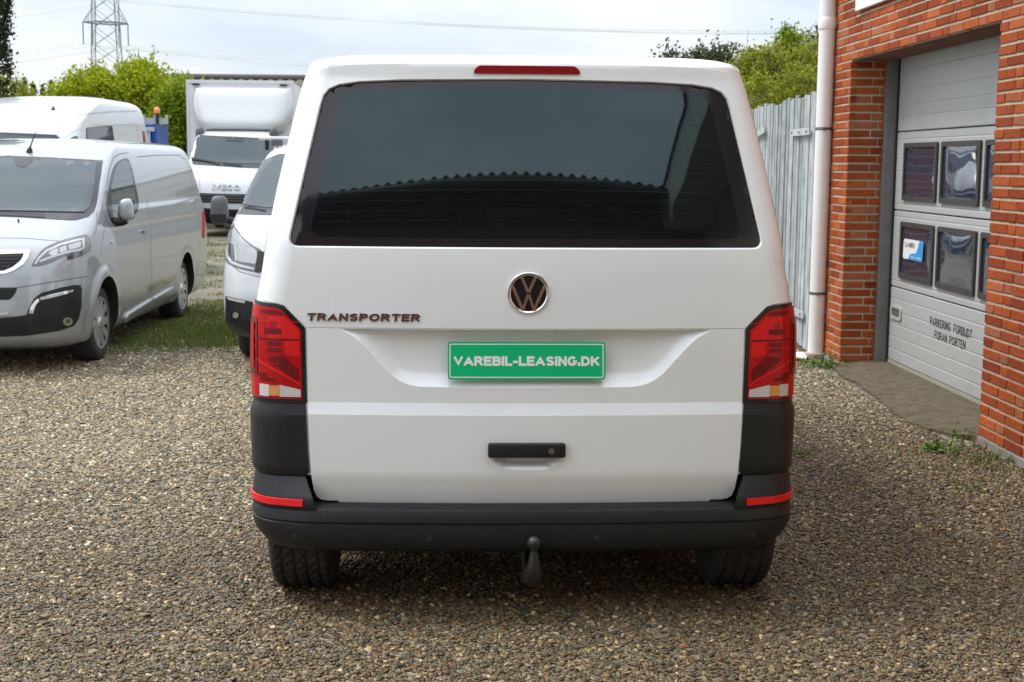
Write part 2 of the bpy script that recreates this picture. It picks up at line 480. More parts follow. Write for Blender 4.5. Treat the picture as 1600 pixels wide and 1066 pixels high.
class Body:
    """local axes: x to the picture's right, y away from the camera, z up; the near end is at small y"""
    # row: z, w, y_near, y_far, r_near, r_far, bow_near, bow_far
    def __init__(s, rows, origin, ang=0.0, sub=6, na=14, nc=8, ns=40, press=None):
        R = np.array(rows, float); t = np.arange(len(R), dtype=float)
        tq = np.linspace(0, len(R)-1, (len(R)-1)*sub+1)
        s.R = np.stack([pchip(t, R[:, k], tq) for k in range(R.shape[1])], 1)
        s.o = np.array(origin, float); s.c, s.s = math.cos(ang), math.sin(ang)
        s.na, s.nc, s.ns = na, nc, ns; s.hit_test = press is not None
        V = []; loops = []
        for row in s.R: loops.append(s.loop(row))
        n = len(loops[0]); F = []
        for i in range(len(loops)): V += loops[i]
        for i in range(len(loops)-1):
            for k in range(n):
                a = i*n+k; b = i*n+(k+1) % n
                F.append((a, b, b+n, a+n))
        F.append(tuple(range(n))[::-1]); F.append(tuple((len(loops)-1)*n+k for k in range(n)))
        if press: V = [press(p) for p in V]
        s.V = np.array([s.tw(p) for p in V]); s.F = F
        s.bvh = BVHTree.FromPolygons([Vector(p) for p in s.V], s.F[:-2], epsilon=0.0)
    def half(s, row):
        z, w, yn, yf, rn, rf, bn, bf = row
        w = max(w, 0.02); rn = min(rn, 0.85*w, 0.4*(yf-yn)); rf = min(rf, 0.85*w, 0.4*(yf-yn))
        P = []
        for k in range(s.na+1):
            x = (w-rn)*k/s.na; P.append((x, yn+bn*(x/w)**2))
        ye = P[-1][1]
        for k in range(1, s.nc+1):
            a = math.pi/2*k/s.nc; P.append((w-rn+rn*math.sin(a), ye+rn*(1-math.cos(a))))
        y0 = P[-1][1]
        yfe = yf-bf*((w-rf)/w)**2
        y1 = yfe-rf
        for k in range(1, s.ns+1): P.append((w, y0+(y1-y0)*k/s.ns))
        for k in range(1, s.nc+1):
            a = math.pi/2*k/s.nc; P.append((w-rf+rf*math.cos(a), y1+rf*math.sin(a)))
        for k in range(1, s.na+1):
            x = (w-rf)*(1-k/s.na); P.append((x, yf-bf*(x/w)**2))
        return P
    def loop(s, row):
        P = s.half(row); z = row[0]
        L = [(x, y, z) for x, y in P]
        L += [(-x, y, z) for x, y in P[-2:0:-1]]
        return L
    def tw(s, p):
        return np.array((s.o[0]+s.c*p[0]-s.s*p[1], s.o[1]+s.s*p[0]+s.c*p[1], s.o[2]+p[2]))
    def tl(s, p):
        dx, dy = p[0]-s.o[0], p[1]-s.o[1]
        return np.array((s.c*dx+s.s*dy, -s.s*dx+s.c*dy, p[2]-s.o[2]))
    def near(s, x, z):
        """y of the near surface (local)"""
        row = [np.interp(z, s.R[:, 0], s.R[:, k]) for k in range(8)]
        _, w, yn, yf, rn, rf, bn, bf = row
        rn = min(rn, 0.85*w); ax = min(abs(x), w-1e-5)
        if ax <= w-rn: return yn+bn*(ax/w)**2
        ye = yn+bn*((w-rn)/w)**2; q = (ax-(w-rn))/rn
        return ye+rn*(1-math.sqrt(max(0, 1-q*q)))
    def width(s, z): return np.interp(z, s.R[:, 0], s.R[:, 1])
    def cast(s, px, py):
        d = ray(px, py); d = d/np.linalg.norm(d)
        h, n, i, t = s.bvh.ray_cast(Vector(CAM), Vector(d))
        if h is None:
            best = None
            for t in np.linspace(2, 40, 400):
                q = CAM+d*t; h2, n2, i2, dd = s.bvh.find_nearest(Vector(q))
                if best is None or dd < best[0]: best = (dd, h2, n2)
            h, n = best[1], best[2]
        n = np.array(n)
        if np.dot(n, d) > 0: n = -n
        return np.array(h), n
    def mesh(s, name, m, parent, arches=(), sharp=40, dark=None):
        o = build(name, s.V, s.F, m, parent, True, sharp)
        recalc(o)
        if arches:
            o.data.materials.append(dark or BLACKM)
            mb = MB()
            for (y, z, r, x0, x1) in arches:
                prof = [(r*math.cos(t), r*math.sin(t)) for t in np.linspace(0, 2*math.pi, 40, endpoint=False)]
                mb.prism([(y+a, z+b) for a, b in prof], lambda u, v: s.tw((x0, u, v)), lambda u, v: s.tw((x1, u, v)))
            c = build('arch_cutter', mb.v, mb.f, dark or BLACKM, parent)
            recalc(c)
            md = o.modifiers.new('b', 'BOOLEAN'); md.operation = 'DIFFERENCE'; md.object = c; md.solver = 'EXACT'
            md.material_mode = 'TRANSFER'
            bpy.context.view_layer.update()
            dg = bpy.context.evaluated_depsgraph_get()
            nm = bpy.data.meshes.new_from_object(o.evaluated_get(dg))
            o.modifiers.clear(); old = o.data; o.data = nm; nm.name = name
            bpy.data.meshes.remove(old)
            cm = c.data; bpy.data.objects.remove(c); bpy.data.meshes.remove(cm)
            nm.polygons.foreach_set('use_smooth', [True]*len(nm.polygons))
            nm.set_sharp_from_angle(angle=math.radians(sharp))
        return o

def rnd(poly, r, n=5):
    """round the corners of a 2D polygon"""
    out = []; m = len(poly)
    for i in range(m):
        p = np.array(poly[i], float); a = np.array(poly[i-1], float); b = np.array(poly[(i+1) % m], float)
        la, lb = np.linalg.norm(a-p), np.linalg.norm(b-p)
        q = min(r, 0.45*la, 0.45*lb)
        pa, pb = p+(a-p)/la*q, p+(b-p)/lb*q
        for k in range(n+1):
            t = k/n
            out.append(tuple((1-t)**2*pa+2*t*(1-t)*p+t*t*pb))
    return out

def smooth_poly(poly, n=4):
    """closed Catmull-Rom through the points"""
    P = [np.array(p, float) for p in poly]; m = len(P); out = []
    for i in range(m):
        p0, p1, p2, p3 = P[i-1], P[i], P[(i+1) % m], P[(i+2) % m]
        for k in range(n):
            t = k/n
            out.append(tuple(0.5*((2*p1)+(-p0+p2)*t+(2*p0-5*p1+4*p2-p3)*t*t+(-p0+3*p1-3*p2+p3)*t**3)))
    return out

def inside(poly, x, y):
    c = False; n = len(poly); j = n-1
    for i in range(n):
        xi, yi = poly[i]; xj, yj = poly[j]
        if (yi > y) != (yj > y) and x < (xj-xi)*(y-yi)/(yj-yi)+xi: c = not c
        j = i
    return c

def cdt(outer, res, extra=(), holes=(), edge_res=None):
    """triangulate a 2D polygon with constraint loops/lines and inner grid points"""
    er = edge_res or res
    pts = []; edges = []
    def addline(pl, closed):
        m = len(pl); idx = []
        for i in range(m if closed else m-1):
            a = np.array(pl[i], float); b = np.array(pl[(i+1) % m], float)
            k = max(1, int(math.ceil(np.linalg.norm(b-a)/er)))
            for j in range(k):
                idx.append(len(pts)); pts.append(tuple(a+(b-a)*j/k))
        if not closed:
            idx.append(len(pts)); pts.append(tuple(map(float, pl[-1])))
        for i in range(len(idx)-(0 if closed else 1)): edges.append((idx[i], idx[(i+1) % len(idx)]))
    addline(outer, True)
    for h in holes: addline(h, True)
    for e in extra: addline(e[0], e[1])
    xs = [p[0] for p in outer]; ys = [p[1] for p in outer]
    arr = np.array(pts)
    y = min(ys)+res*0.5; row = 0
    while y < max(ys):
        x = min(xs)+res*(0.5 if row % 2 else 0.25)
        while x < max(xs):
            if inside(outer, x, y) and not any(inside(h, x, y) for h in holes):
                if np.min((arr[:, 0]-x)**2+(arr[:, 1]-y)**2) > (0.45*er)**2: pts.append((x, y))
            x += res
        y += res*0.87; row += 1
    sc = max(max(xs)-min(xs), max(ys)-min(ys))
    v, e, f, *_ = delaunay_2d_cdt([Vector(p) for p in pts], edges, [], 0, sc*1e-6)
    out = []
    for t in f:
        cx = sum(v[i][0] for i in t)/3; cy = sum(v[i][1] for i in t)/3
        if inside(outer, cx, cy) and not any(inside(h, cx, cy) for h in holes): out.append(tuple(t))
    return [(p[0], p[1]) for p in v], out

def skirt(P, N, F, off, back):
    """front sheet pushed out by off plus a rim going back"""
    n = len(P)
    o = np.array([off(i) for i in range(n)]) if callable(off) else np.full(n, float(off))
    A = P+N*o[:, None]
    V = list(A); FF = list(F)
    if back is not None:
        cnt = {}
        for t in F:
            for i in range(len(t)):
                e = (t[i], t[(i+1) % len(t)])
                cnt[e] = cnt.get(e, 0)+1
        B = {}
        for (a, b) in cnt:
            if (b, a) not in cnt:
                for q in (a, b):
                    if q not in B:
                        B[q] = len(V); V.append(P[q]-N[q]*back)
        for (a, b) in list(cnt):
            if (b, a) not in cnt: FF.append((b, a, B[a], B[b]))
    return np.array(V), FF

def decal(name, body, poly, m, parent, off=0.004, back=0.004, res=5.0, mirror=False, rim_sharp=35, offf=None, local=None):
    """a panel lying on the body's surface; poly traced in photograph pixels and cast onto the body"""
    v, f = cdt(poly, res)
    P = []; Nn = []
    for p in v:
        h, n = body.cast(*p); P.append(h); Nn.append(n)
    P = np.array(P); Nn = np.array(Nn)
    # even out the normals
    acc = Nn.copy()
    for t in f:
        mean = sum(Nn[i] for i in t)
        for i in t: acc[i] = acc[i]+mean
    Nn = acc/np.linalg.norm(acc, axis=1)[:, None]
    # faces must look at the camera
    a, b, c = f[0]
    nn = np.cross(P[b]-P[a], P[c]-P[a])
    if np.dot(nn, Nn[a]) < 0: f = [t[::-1] for t in f]
    of = off if offf is None else (lambda i: offf(P[i], off))
    V, F = skirt(P, Nn, f, of, back)
    o = build(name, V, F, m, parent, True, rim_sharp)
    out = [o]
    if mirror:
        V2 = []
        for p in V:
            l = body.tl(p); l[0] = -l[0]; V2.append(body.tw(l))
        out.append(build(name, V2, [t[::-1] for t in F], m, parent, True, rim_sharp))
    return out if mirror else o

def ribbon(name, body, line, m, parent, wid=0.004, off=0.002, mirror=False, step=4.0):
    """a thin strip on the surface along a pixel polyline"""
    pts = []
    for i in range(len(line)-1):
        a = np.array(line[i], float); b = np.array(line[i+1], float)
        k = max(1, int(np.linalg.norm(b-a)/step))
        for j in range(k): pts.append(a+(b-a)*j/k)
    pts.append(np.array(line[-1], float))
    H = [body.cast(*p) for p in pts]
    P = np.array([h[0] for h in H]); N = np.array([h[1] for h in H])
    V = []; F = []
    for i in range(len(P)):
        d = P[min(i+1, len(P)-1)]-P[max(i-1, 0)]
        s = np.cross(d, N[i]); s /= (np.linalg.norm(s)+1e-9)
        V += [P[i]+N[i]*off-s*wid/2, P[i]+N[i]*off+s*wid/2]
    for i in range(len(P)-1): F.append((2*i, 2*i+1, 2*i+3, 2*i+2))
    o = build(name, V, F, m, parent)
    if mirror:
        V2 = []
        for p in V:
            l = body.tl(p); l[0] = -l[0]; V2.append(body.tw(l))
        build(name, V2, F, m, parent)
    return o

def front_patch(name, body, half, m, parent, off=0.004, back=0.004, res=0.05):
    """panel across the centre line: right half traced in pixels (top centre to bottom centre), mirrored in the body's own axes"""
    L = [body.tl(body.cast(*p)[0]) for p in half]
    L = [(abs(l[0]), l[2]) for l in L]
    L[0] = (0.0, L[0][1]); L[-1] = (0.0, L[-1][1])
    poly = L+[(-x, z) for x, z in L[-2:0:-1]]
    return xz_patch(name, body, poly, m, parent, off, back, res)

def xz_patch(name, body, poly, m, parent, off=0.004, back=0.004, res=0.05):
    v, f = cdt(poly, res)
    dv = body.tw((0, 1, 0))-body.tw((0, 0, 0)); P = []
    for x, z in v:
        h = body.bvh.ray_cast(Vector(body.tw((x, -1.5, z))), Vector(dv))[0] if body.hit_test else None
        P.append(np.array(h) if h is not None else body.tw((x, body.near(x, z), z)))
    P = np.array(P)
    N = []
    for x, z in v:
        e = 0.004
        dx = (body.near(x+e, z)-body.near(x-e, z))/(2*e); dz = (body.near(x, z+e)-body.near(x, z-e))/(2*e)
        n = np.array((dx, -1.0, dz)); n /= np.linalg.norm(n)
        N.append(body.tw(n)-body.tw((0, 0, 0)))
    N = np.array(N)
    a, b, c = f[0]
    if np.dot(np.cross(P[b]-P[a], P[c]-P[a]), N[a]) < 0: f = [t[::-1] for t in f]
    V, F = skirt(P, N, f, off, back)
    return build(name, V, F, m, parent, True, 35)

def wheel(body, parent, x, y, r, wd, side, rim_r, spokes=9, steer=0.0, rimmat=None, tread=False):
    """tyre with a rim as its child; side = +1 outer face to picture right"""
    c = body.tw((x, y, r))
    ax = body.tw((side*math.cos(steer), side*math.sin(steer)*side, 0))-body.tw((0, 0, 0))
    ay = np.array((0, 0, 1.0)); az = np.cross(ax, ay)
    h = wd/2
    mb = MB()
    if tread:
        prof = [(rim_r, -h*0.9), (rim_r+0.02, -h), (r-0.045, -h*1.02), (r-0.018, -h*0.95), (r-0.006, -h*0.86)]
        lanes = np.linspace(-h*0.86, h*0.86, 23)
        for q, u in enumerate(lanes[1:-1]):
            g = q % 5 == 2
            prof.append((r-(0.011 if g else 0.001), u))
        prof += [(r-0.006, h*0.86), (r-0.018, h*0.95), (r-0.045, h*1.02), (rim_r+0.02, h), (rim_r, h*0.9)]
        npf = len(prof)
        def md(rr, hh, k, i):
            if rr > r-0.008 and 5 <= i < npf-5:
                j = (k+int(3*math.sin(i*0.9))) % 4
                return rr-0.009 if j == 0 and (i % 5) != 2 else rr
            if abs(abs(hh)-h*0.95) < 0.004 or abs(abs(hh)-h*0.86) < 0.004: return rr-0.007*(k % 4 == 0)
            return rr
        mb.lathe(prof, 180, c, az, ay, ax, md)
    else:
        prof = [(rim_r, -h*0.9), (rim_r+0.02, -h), (r-0.03, -h), (r-0.008, -h*0.8), (r, -h*0.4), (r-0.004, -h*0.36), (r, -h*0.32), (r, h*0.32), (r-0.004, h*0.36), (r, h*0.4), (r-0.008, h*0.8), (r-0.03, h), (rim_r+0.02, h*1.03), (rim_r, h*0.93)]
        mb.lathe(prof, 48, c, az, ay, ax)
    ty = mb.build('tyre', RUBBER, parent, True, 40)
    recalc(ty)
    mb = MB()
    mb.lathe([(rim_r+0.004, h*0.98), (rim_r-0.012, h*1.0), (rim_r-0.02, h*0.8), (rim_r-0.03, h*0.45), (0.02, h*0.45)], 40, c, az, ay, ax)
    o = mb.build('rim', BLACKM if spokes else STEEL, ty, True, 35)
    mb = MB()
    if spokes:
        for k in range(spokes):
            t = 2*math.pi*k/spokes
            d = az*math.cos(t)+ay*math.sin(t); e = -az*math.sin(t)+ay*math.cos(t)
            V = []
            for (q, wv, hh) in ((0.035, 0.022, h*0.98), (rim_r*0.55, 0.030, h*0.93), (rim_r-0.008, 0.034, h*0.98)):
                for sg in (-1, 1): V.append(c+d*q+e*wv*sg+ax*hh)
                for sg in (-1, 1): V.append(c+d*q+e*wv*sg*1.1+ax*(hh-0.03))
            F = []
            for i in (0, 4): F += [(i, i+1, i+5, i+4), (i+2, i, i+4, i+6), (i+1, i+3, i+7, i+5)]
            mb.add(V, F)
        mb.lathe([(rim_r+0.006, h*0.97), (rim_r+0.004, h*1.03), (rim_r-0.012, h*1.0)], 40, c, az, ay, ax)
        mb.lathe([(0.055, h*0.9), (0.05, h*1.05), (0.03, h*1.1), (0.001, h*1.11)], 20, c, az, ay, ax)
        sp = mb.build('wheel_cover', rimmat or ALU, ty, True, 30)
    return ty

_fontcache = {}
def text2d(s, bold=0.0, extrude=0.01, size=1.0, space=1.0):
    cu = bpy.data.curves.new('lettering', 'FONT')
    cu.body = s; cu.size = size; cu.extrude = extrude; cu.offset = bold; cu.space_character = space
    cu.align_x = 'CENTER'; cu.align_y = 'CENTER'; cu.resolution_u = 3
    o = bpy.data.objects.new('lettering_tmp', cu); COL.objects.link(o)
    bpy.context.view_layer.update()
    me = bpy.data.meshes.new_from_object(o.evaluated_get(bpy.context.evaluated_depsgraph_get()))
    v = np.array([q.co[:] for q in me.vertices]); f = [tuple(p.vertices) for p in me.polygons]
    bpy.data.objects.remove(o); bpy.data.curves.remove(cu); bpy.data.meshes.remove(me)
    return v, f

# bold sans capitals drawn as strokes on a unit-high grid: (width, strokes)
def _arc(cx, cy, rx, ry, a0, a1, n=9):
    return [(cx+rx*math.cos(math.radians(a0+(a1-a0)*k/n)), cy+ry*math.sin(math.radians(a0+(a1-a0)*k/n))) for k in range(n+1)]
GLYPH = {
 'A': (.74, [[(0,0),(.37,1),(.74,0)], [(.14,.28),(.60,.28)]]), 'B': (.62, [[(0,0),(0,1)], [(0,1),(.34,1)]+_arc(.36,.77,.24,.23,90,-90)+[(0,.54)], [(0,.54),(.36,.54)]+_arc(.38,.27,.26,.27,90,-90)+[(0,0)]]),
 'C': (.70, [_arc(.36,.5,.36,.5,42,318,16)]), 'D': (.66, [[(0,0),(0,1)], [(0,1),(.24,1)]+_arc(.26,.5,.40,.5,90,-90,14)+[(0,0)]]), 'E': (.54, [[(.54,1),(0,1),(0,0),(.54,0)], [(0,.52),(.48,.52)]]),
 'F': (.50, [[(.50,1),(0,1),(0,0)], [(0,.50),(.44,.50)]]), 'G': (.74, [_arc(.37,.5,.37,.5,42,345,16)+[(.73,.44),(.42,.44)]]), 'H': (.64, [[(0,0),(0,1)], [(.64,0),(.64,1)], [(0,.52),(.64,.52)]]),
 'I': (.0, [[(0,0),(0,1)]]), 'J': (.44, [[(.44,1),(.44,.26)]+_arc(.22,.24,.22,.24,0,-180,8)]), 'K': (.64, [[(0,0),(0,1)], [(.62,1),(.02,.40)], [(.22,.60),(.64,0)]]), 'L': (.50, [[(0,1),(0,0),(.50,0)]]),
 'N': (.62, [[(0,0),(0,1)], [(0,1),(.62,0)], [(.62,0),(.62,1)]]), 'O': (.78, [_arc(.39,.5,.39,.5,0,360,24)]), 'P': (.58, [[(0,0),(0,1)], [(0,1),(.32,1)]+_arc(.32,.73,.26,.27,90,-90)+[(0,.46)]]),
 'R': (.64, [[(0,0),(0,1)], [(0,1),(.34,1)]+_arc(.34,.75,.26,.25,90,-90)+[(0,.50)], [(.34,.50),(.62,0)]]), 'S': (.60, [[(.57,.80)]+_arc(.30,.765,.26,.235,15,230,10)+[(.30,.50)]+_arc(.30,.25,.29,.25,50,-165,10)]),
 'T': (.62, [[(0,1),(.62,1)], [(.31,1),(.31,0)]]), 'U': (.62, [[(0,1),(0,.30)]+_arc(.31,.30,.31,.30,180,360,12)+[(.62,1)]]), 'V': (.70, [[(0,1),(.35,0),(.70,1)]]), '-': (.26, [[(0,.38),(.26,.38)]]), '.': (.0, [[(0,-.02),(0,.17)]]), ' ': (.22, []),
 'Ø': (.78, [_arc(.39,.5,.39,.5,0,360,24), [(.06,-.05),(.72,1.05)]])}
def stroke_text(txt, t, gap):
    """ribbons of width t with mitred joints; every stroke a hair higher than the last so none share a plane"""
    V = []; F = []; x0 = 0.0
    for ch in txt:
        wd, strokes = GLYPH[ch]
        for si, pl in enumerate(strokes):
            P = []
            for q in pl:
                q = np.array((x0+t/2+q[0], t/2+q[1]*(1-t)))
                if not P or np.linalg.norm(q-P[-1]) > 1e-4: P.append(q)
            n = len(P); L = []; R = []
            closed = np.linalg.norm(P[0]-P[-1]) < 1e-6
            for i in range(n):
                a = P[i-1] if i > 0 else (P[-2] if closed else None); b = P[i+1] if i < n-1 else (P[1] if closed else None)
                d1 = (P[i]-a)/np.linalg.norm(P[i]-a) if a is not None else None; d2 = (b-P[i])/np.linalg.norm(b-P[i]) if b is not None else None
                if d1 is None: d1 = d2
                if d2 is None: d2 = d1
                n1 = np.array((-d1[1], d1[0])); n2 = np.array((-d2[1], d2[0])); m_ = n1+n2; m_ /= np.linalg.norm(m_)+1e-9
                o = m_*(t/2)/max(.45, float(np.dot(m_, n1)))
                c = P[i]
                if not closed and i == 0: c = c-d2*(t/2 if abs(d2[0]) < .2 or abs(d2[1]) < .2 else t*.42)*(1 if ch not in 'CGSJU' or si else 0)
                if not closed and i == n-1: c = c+d1*(t/2 if abs(d1[0]) < .2 or abs(d1[1]) < .2 else t*.42)*(1 if ch not in 'CGSJU' or si else 0)
                lo_, hi_ = (-.2, 1.2) if ch in 'Ø' else (0.0, 1.0)
                L.append(np.array(((c+o)[0], min(hi_, max(lo_, (c+o)[1]))))); R.append(np.array(((c-o)[0], min(hi_, max(lo_, (c-o)[1])))))
            base = len(V); lv = 1.0+.06*si
            for q in L+R: V.append((q[0], q[1], lv))
            for q in L+R: V.append((q[0], q[1], 0.0))
            for i in range(n-1):
                F.append((base+i, base+n+i, base+n+i+1, base+i+1))
                F.append((base+i+1, base+2*n+i+1, base+2*n+i, base+i)); F.append((base+n+i, base+3*n+i, base+3*n+i+1, base+n+i+1))
            F.append((base, base+2*n, base+3*n, base+n)); F.append((base+n-1, base+2*n-1, base+4*n-1, base+3*n-1))
        x0 += wd+t+gap
    return np.array(V), F
def sans(name, txt, m, parent, fn, w, h, t=.2, gap=.1, depth=.004, shear=0.0):
    v, f = stroke_text(txt, t, gap)
    x0, x1 = v[:, 0].min(), v[:, 0].max(); y0, y1 = v[:, 1].min(), v[:, 1].max()
    V = [fn((p[0]-(x0+x1)/2)/(x1-x0)*w+shear*(p[1]-(y0+y1)/2)/(y1-y0)*h, (p[1]-(y0+y1)/2)/(y1-y0)*h, depth*p[2]) for p in v]
    return build(name, V, f, m, parent)

def lettering(name, s, m, parent, fn, w, h, bold=0.0, depth=0.004, space=1.0, shear=0.0):
    """text fitted into w x h; fn(u, v, d) maps to the world, d outward"""
    v, f = text2d(s, bold, 0.05, 1.0, space)
    x0, x1 = v[:, 0].min(), v[:, 0].max(); y0, y1 = v[:, 1].min(), v[:, 1].max()
    V = []
    for p in v:
        u = (p[0]-(x0+x1)/2)/(x1-x0)*w; t = (p[1]-(y0+y1)/2)/(y1-y0)*h
        V.append(fn(u+shear*t, t, depth*(1 if p[2] > 0 else 0)))
    return build(name, V, f, m, parent)

# ------------------------------------------------------------------ more patch tools
def body_row(b, z):
    return [np.interp(z, b.R[:, 0], b.R[:, k]) for k in range(8)]

_wc = {}
def wrap(b, s, z, side=1):
    """point and outward normal at arc length s from the near centre line, at height z"""
    key = (id(b), round(z, 4))
    if key not in _wc:
        row = body_row(b, z); P = np.array(b.half(row)); P = P[:b.na+b.nc+b.ns+1]
        L = np.concatenate([[0], np.cumsum(np.linalg.norm(np.diff(P, axis=0), axis=1))])
        _wc[key] = (P, L)
    P, L = _wc[key]
    x = np.interp(s, L, P[:, 0]); y = np.interp(s, L, P[:, 1])
    e = 0.012
    x1, y1 = np.interp(s-e, L, P[:, 0]), np.interp(s-e, L, P[:, 1]); x2, y2 = np.interp(s+e, L, P[:, 0]), np.interp(s+e, L, P[:, 1])
    if s < e: x1, y1 = -np.interp(e, L, P[:, 0]), y2
    t = np.array((x2-x1, y2-y1)); t /= np.linalg.norm(t)+1e-9
    n = np.array((t[1], -t[0], 0.0))
    p = b.tw((side*x, y, z)); n = np.array((side*n[0], n[1], 0.0))
    n = b.tw(n)-b.tw((0, 0, 0))
    return p, n

def wrap_patch(name, b, poly, m, parent, off=0.004, back=0.004, res=0.02, sides=(1, -1), extra=(), offf=None, sharp=35):
    v, f = cdt(poly, res, extra)
    out = []
    for sd_ in sides:
        H = [wrap(b, s, z, sd_) for s, z in v]
        P = np.array([h[0] for h in H]); N = np.array([h[1] for h in H])
        a, bb, c = f[0]
        ff = f if np.dot(np.cross(P[bb]-P[a], P[c]-P[a]), N[a]) > 0 else [t[::-1] for t in f]
        of = off if offf is None else (lambda i: offf(*v[i]))
        V, F = skirt(P, N, ff, of, back)
        out.append(build(name, V, F, m, parent, True, sharp))
    return out

def side_patch(name, b, poly, m, parent, off=0.004, back=0.004, res=0.06, sides=(1, -1)):
    """panel on the flanks, polygon in (y, z)"""
    v, f = cdt(poly, res); out = []
    for sd_ in sides:
        P = np.array([b.tw((sd_*b.width(z), y, z)) for y, z in v]); N = []
        for y, z in v:
            g = (b.width(z+.01)-b.width(z-.01))/.02
            n = np.array((sd_, 0, -g)); n /= np.linalg.norm(n); N.append(b.tw(n)-b.tw((0, 0, 0)))
        N = np.array(N); a, bb, c = f[0]
        ff = f if np.dot(np.cross(P[bb]-P[a], P[c]-P[a]), N[a]) > 0 else [t[::-1] for t in f]
        V, F = skirt(P, N, ff, off, back)
        out.append(build(name, V, F, m, parent, True, 35))
    return out

def seg_dist(p, a, b):
    p = np.array(p); a = np.array(a); b = np.array(b); d = b-a
    t = np.clip(np.dot(p-a, d)/np.dot(d, d), 0, 1)
    return float(np.linalg.norm(p-a-d*t))

def sstep(x): x = min(max(x, 0.0), 1.0); return x*x*(3-2*x)

def shrink(poly, d):
    """move a convex-ish polygon inwards"""
    P = np.array(poly); c = P.mean(0); out = []
    m = len(P)
    for i in range(m):
        t = P[(i+1) % m]-P[i-1]; n = np.array((-t[1], t[0])); n /= np.linalg.norm(n)+1e-9
        if np.dot(n, c-P[i]) < 0: n = -n
        out.append(tuple(P[i]+n*d))
    return out

def inset(poly, d):
    """true inward offset of a smooth outline (edge normals, averaged at the corners)"""
    P = np.array(poly, float); m = len(P)
    A = sum(P[i][0]*P[(i+1) % m][1]-P[(i+1) % m][0]*P[i][1] for i in range(m))
    sg = 1 if A > 0 else -1; out = []
    for i in range(m):
        e1 = P[i]-P[i-1]; e2 = P[(i+1) % m]-P[i]
        n1 = np.array((-e1[1], e1[0]))/(np.linalg.norm(e1)+1e-12)*sg; n2 = np.array((-e2[1], e2[0]))/(np.linalg.norm(e2)+1e-12)*sg
        n = n1+n2; n /= np.linalg.norm(n)+1e-12
        out.append(tuple(P[i]+n*d/max(.4, np.dot(n, n1))))
    return out

def mirror_half(h):
    """half outline from top centre round the right to bottom centre"""
    return list(h)+[(-x, z) for x, z in h[::-1] if x > 1e-6]

# ------------------------------------------------------------------ the white van seen from behind
VX = 0.235
van = thing('panel_van', 'white panel van seen from behind with a green dealer plate and tow ball', 'van', (VX, 6.9, 0))
vrows = [
 (0.24,.860,5.00,9.10,.10,.20,.03,.15), (0.30,.930,4.72,9.42,.12,.30,.05,.20), (0.41,.957,4.635,9.50,.12,.30,.05,.20),
 (0.55,.964,4.622,9.52,.12,.30,.05,.20), (0.77,.967,4.620,9.50,.12,.28,.05,.20), (0.92,.968,4.620,9.45,.12,.28,.05,.20),
 (1.05,.963,4.622,9.25,.12,.28,.05,.20), (1.14,.950,4.625,8.80,.12,.25,.05,.20), (1.22,.934,4.629,8.55,.12,.2,.05,.20),
 (1.305,.922,4.645,8.42,.115,.15,.05,.18), (1.45,.899,4.700,8.20,.11,.12,.05,.16), (1.60,.872,4.760,7.95,.11,.12,.05,.15),
 (1.75,.842,4.820,7.70,.105,.12,.05,.15), (1.86,.817,4.864,7.45,.10,.12,.05,.15), (1.905,.804,4.880,7.25,.10,.12,.05,.15),
 (1.948,.785,4.884,7.05,.09,.12,.05,.15), (1.963,.765,4.898,6.95,.09,.12,.05,.15), (1.981,.700,4.945,6.85,.09,.12,.05,.15),
 (1.994,.560,5.060,6.75,.10,.12,.04,.12), (2.001,.300,5.350,6.60,.08,.1,.02,.05), (2.003,.050,5.80,6.4,.02,.02,.0,.0)]
def upright(x, z):
    """the window leans 14 degrees: pull the upper outline in to match the nearer sheet"""
    k = 1-0.0185*min(1, max(0, (z-1.25)/.65))
    return x*k, (1.6+(z-1.6)*k if z > 1.6 else z)
def lean(y, z): return y-.093*min(1, max(0, (z-1.25)/.65))
vrows = [(upright(0, r[0])[1], upright(r[1], r[0])[0], lean(r[2], r[0])) + tuple(r[3:]) for r in vrows]
VB = Body(vrows, (VX, 0, 0), 0.0, sub=6, na=24, nc=12, ns=60)
AX_R, AX_F, WR = 5.02, 8.60, 0.325
vbody = VB.mesh('body', WHITE, van, arches=[(AX_R-0, WR+.02, .40, s*.66, s*1.2) for s in (-1, 1)]+[(AX_F, WR+.02, .40, s*.66, s*1.2) for s in (-1, 1)], sharp=30)

def open_body(ob, test):
    bm = bmesh.new(); bm.from_mesh(ob.data); off = ORIGIN[ob.name]
    kill = [f for f in bm.faces if test(np.array(f.calc_center_median())+off)]
    bmesh.ops.delete(bm, geom=kill, context='FACES'); bm.to_mesh(ob.data); bm.free()

# tailgate: one sheet in (x, z) with a real plate recess, creases, handle scoop and window aperture
G0 = mirror_half([(0,1.899),(.45,1.894),(.60,1.887),(.672,1.876),(.708,1.860),(.727,1.835),(.737,1.800),(.781,1.580),(.826,1.350),(.8275,1.332),(.822,1.318),(.810,1.309),(.795,1.3065),(.40,1.306),(0,1.306)])
G0 = [upright(*p) for p in G0]
G1 = inset(G0, 0.0045)
GI = mirror_half([(0,1.866),(.40,1.862),(.60,1.852),(.645,1.838),(.664,1.812),(.672,1.780),(.712,1.580),(.748,1.40),(.752,1.372),(.742,1.352),(.722,1.342),(.40,1.340),(0,1.340)])
GI = [upright(*p) for p in GI]
tg_half = [(0,1.953),(.40,1.951),(.65,1.944),(.735,1.930),(.765,1.900),(.780,1.850),(.806,1.740),(.836,1.590),(.862,1.450),(.884,1.310),(.897,1.220),(.918,1.135),(.924,1.121),(.866,1.114),(.845,1.108),(.768,1.033),(.764,1.026),(.763,.93),(.763,.77),(.758,.60),(.752,.50),(.747,.455),(.738,.428),(.722,.416),(.70,.413),(.35,.411),(0,.411)]
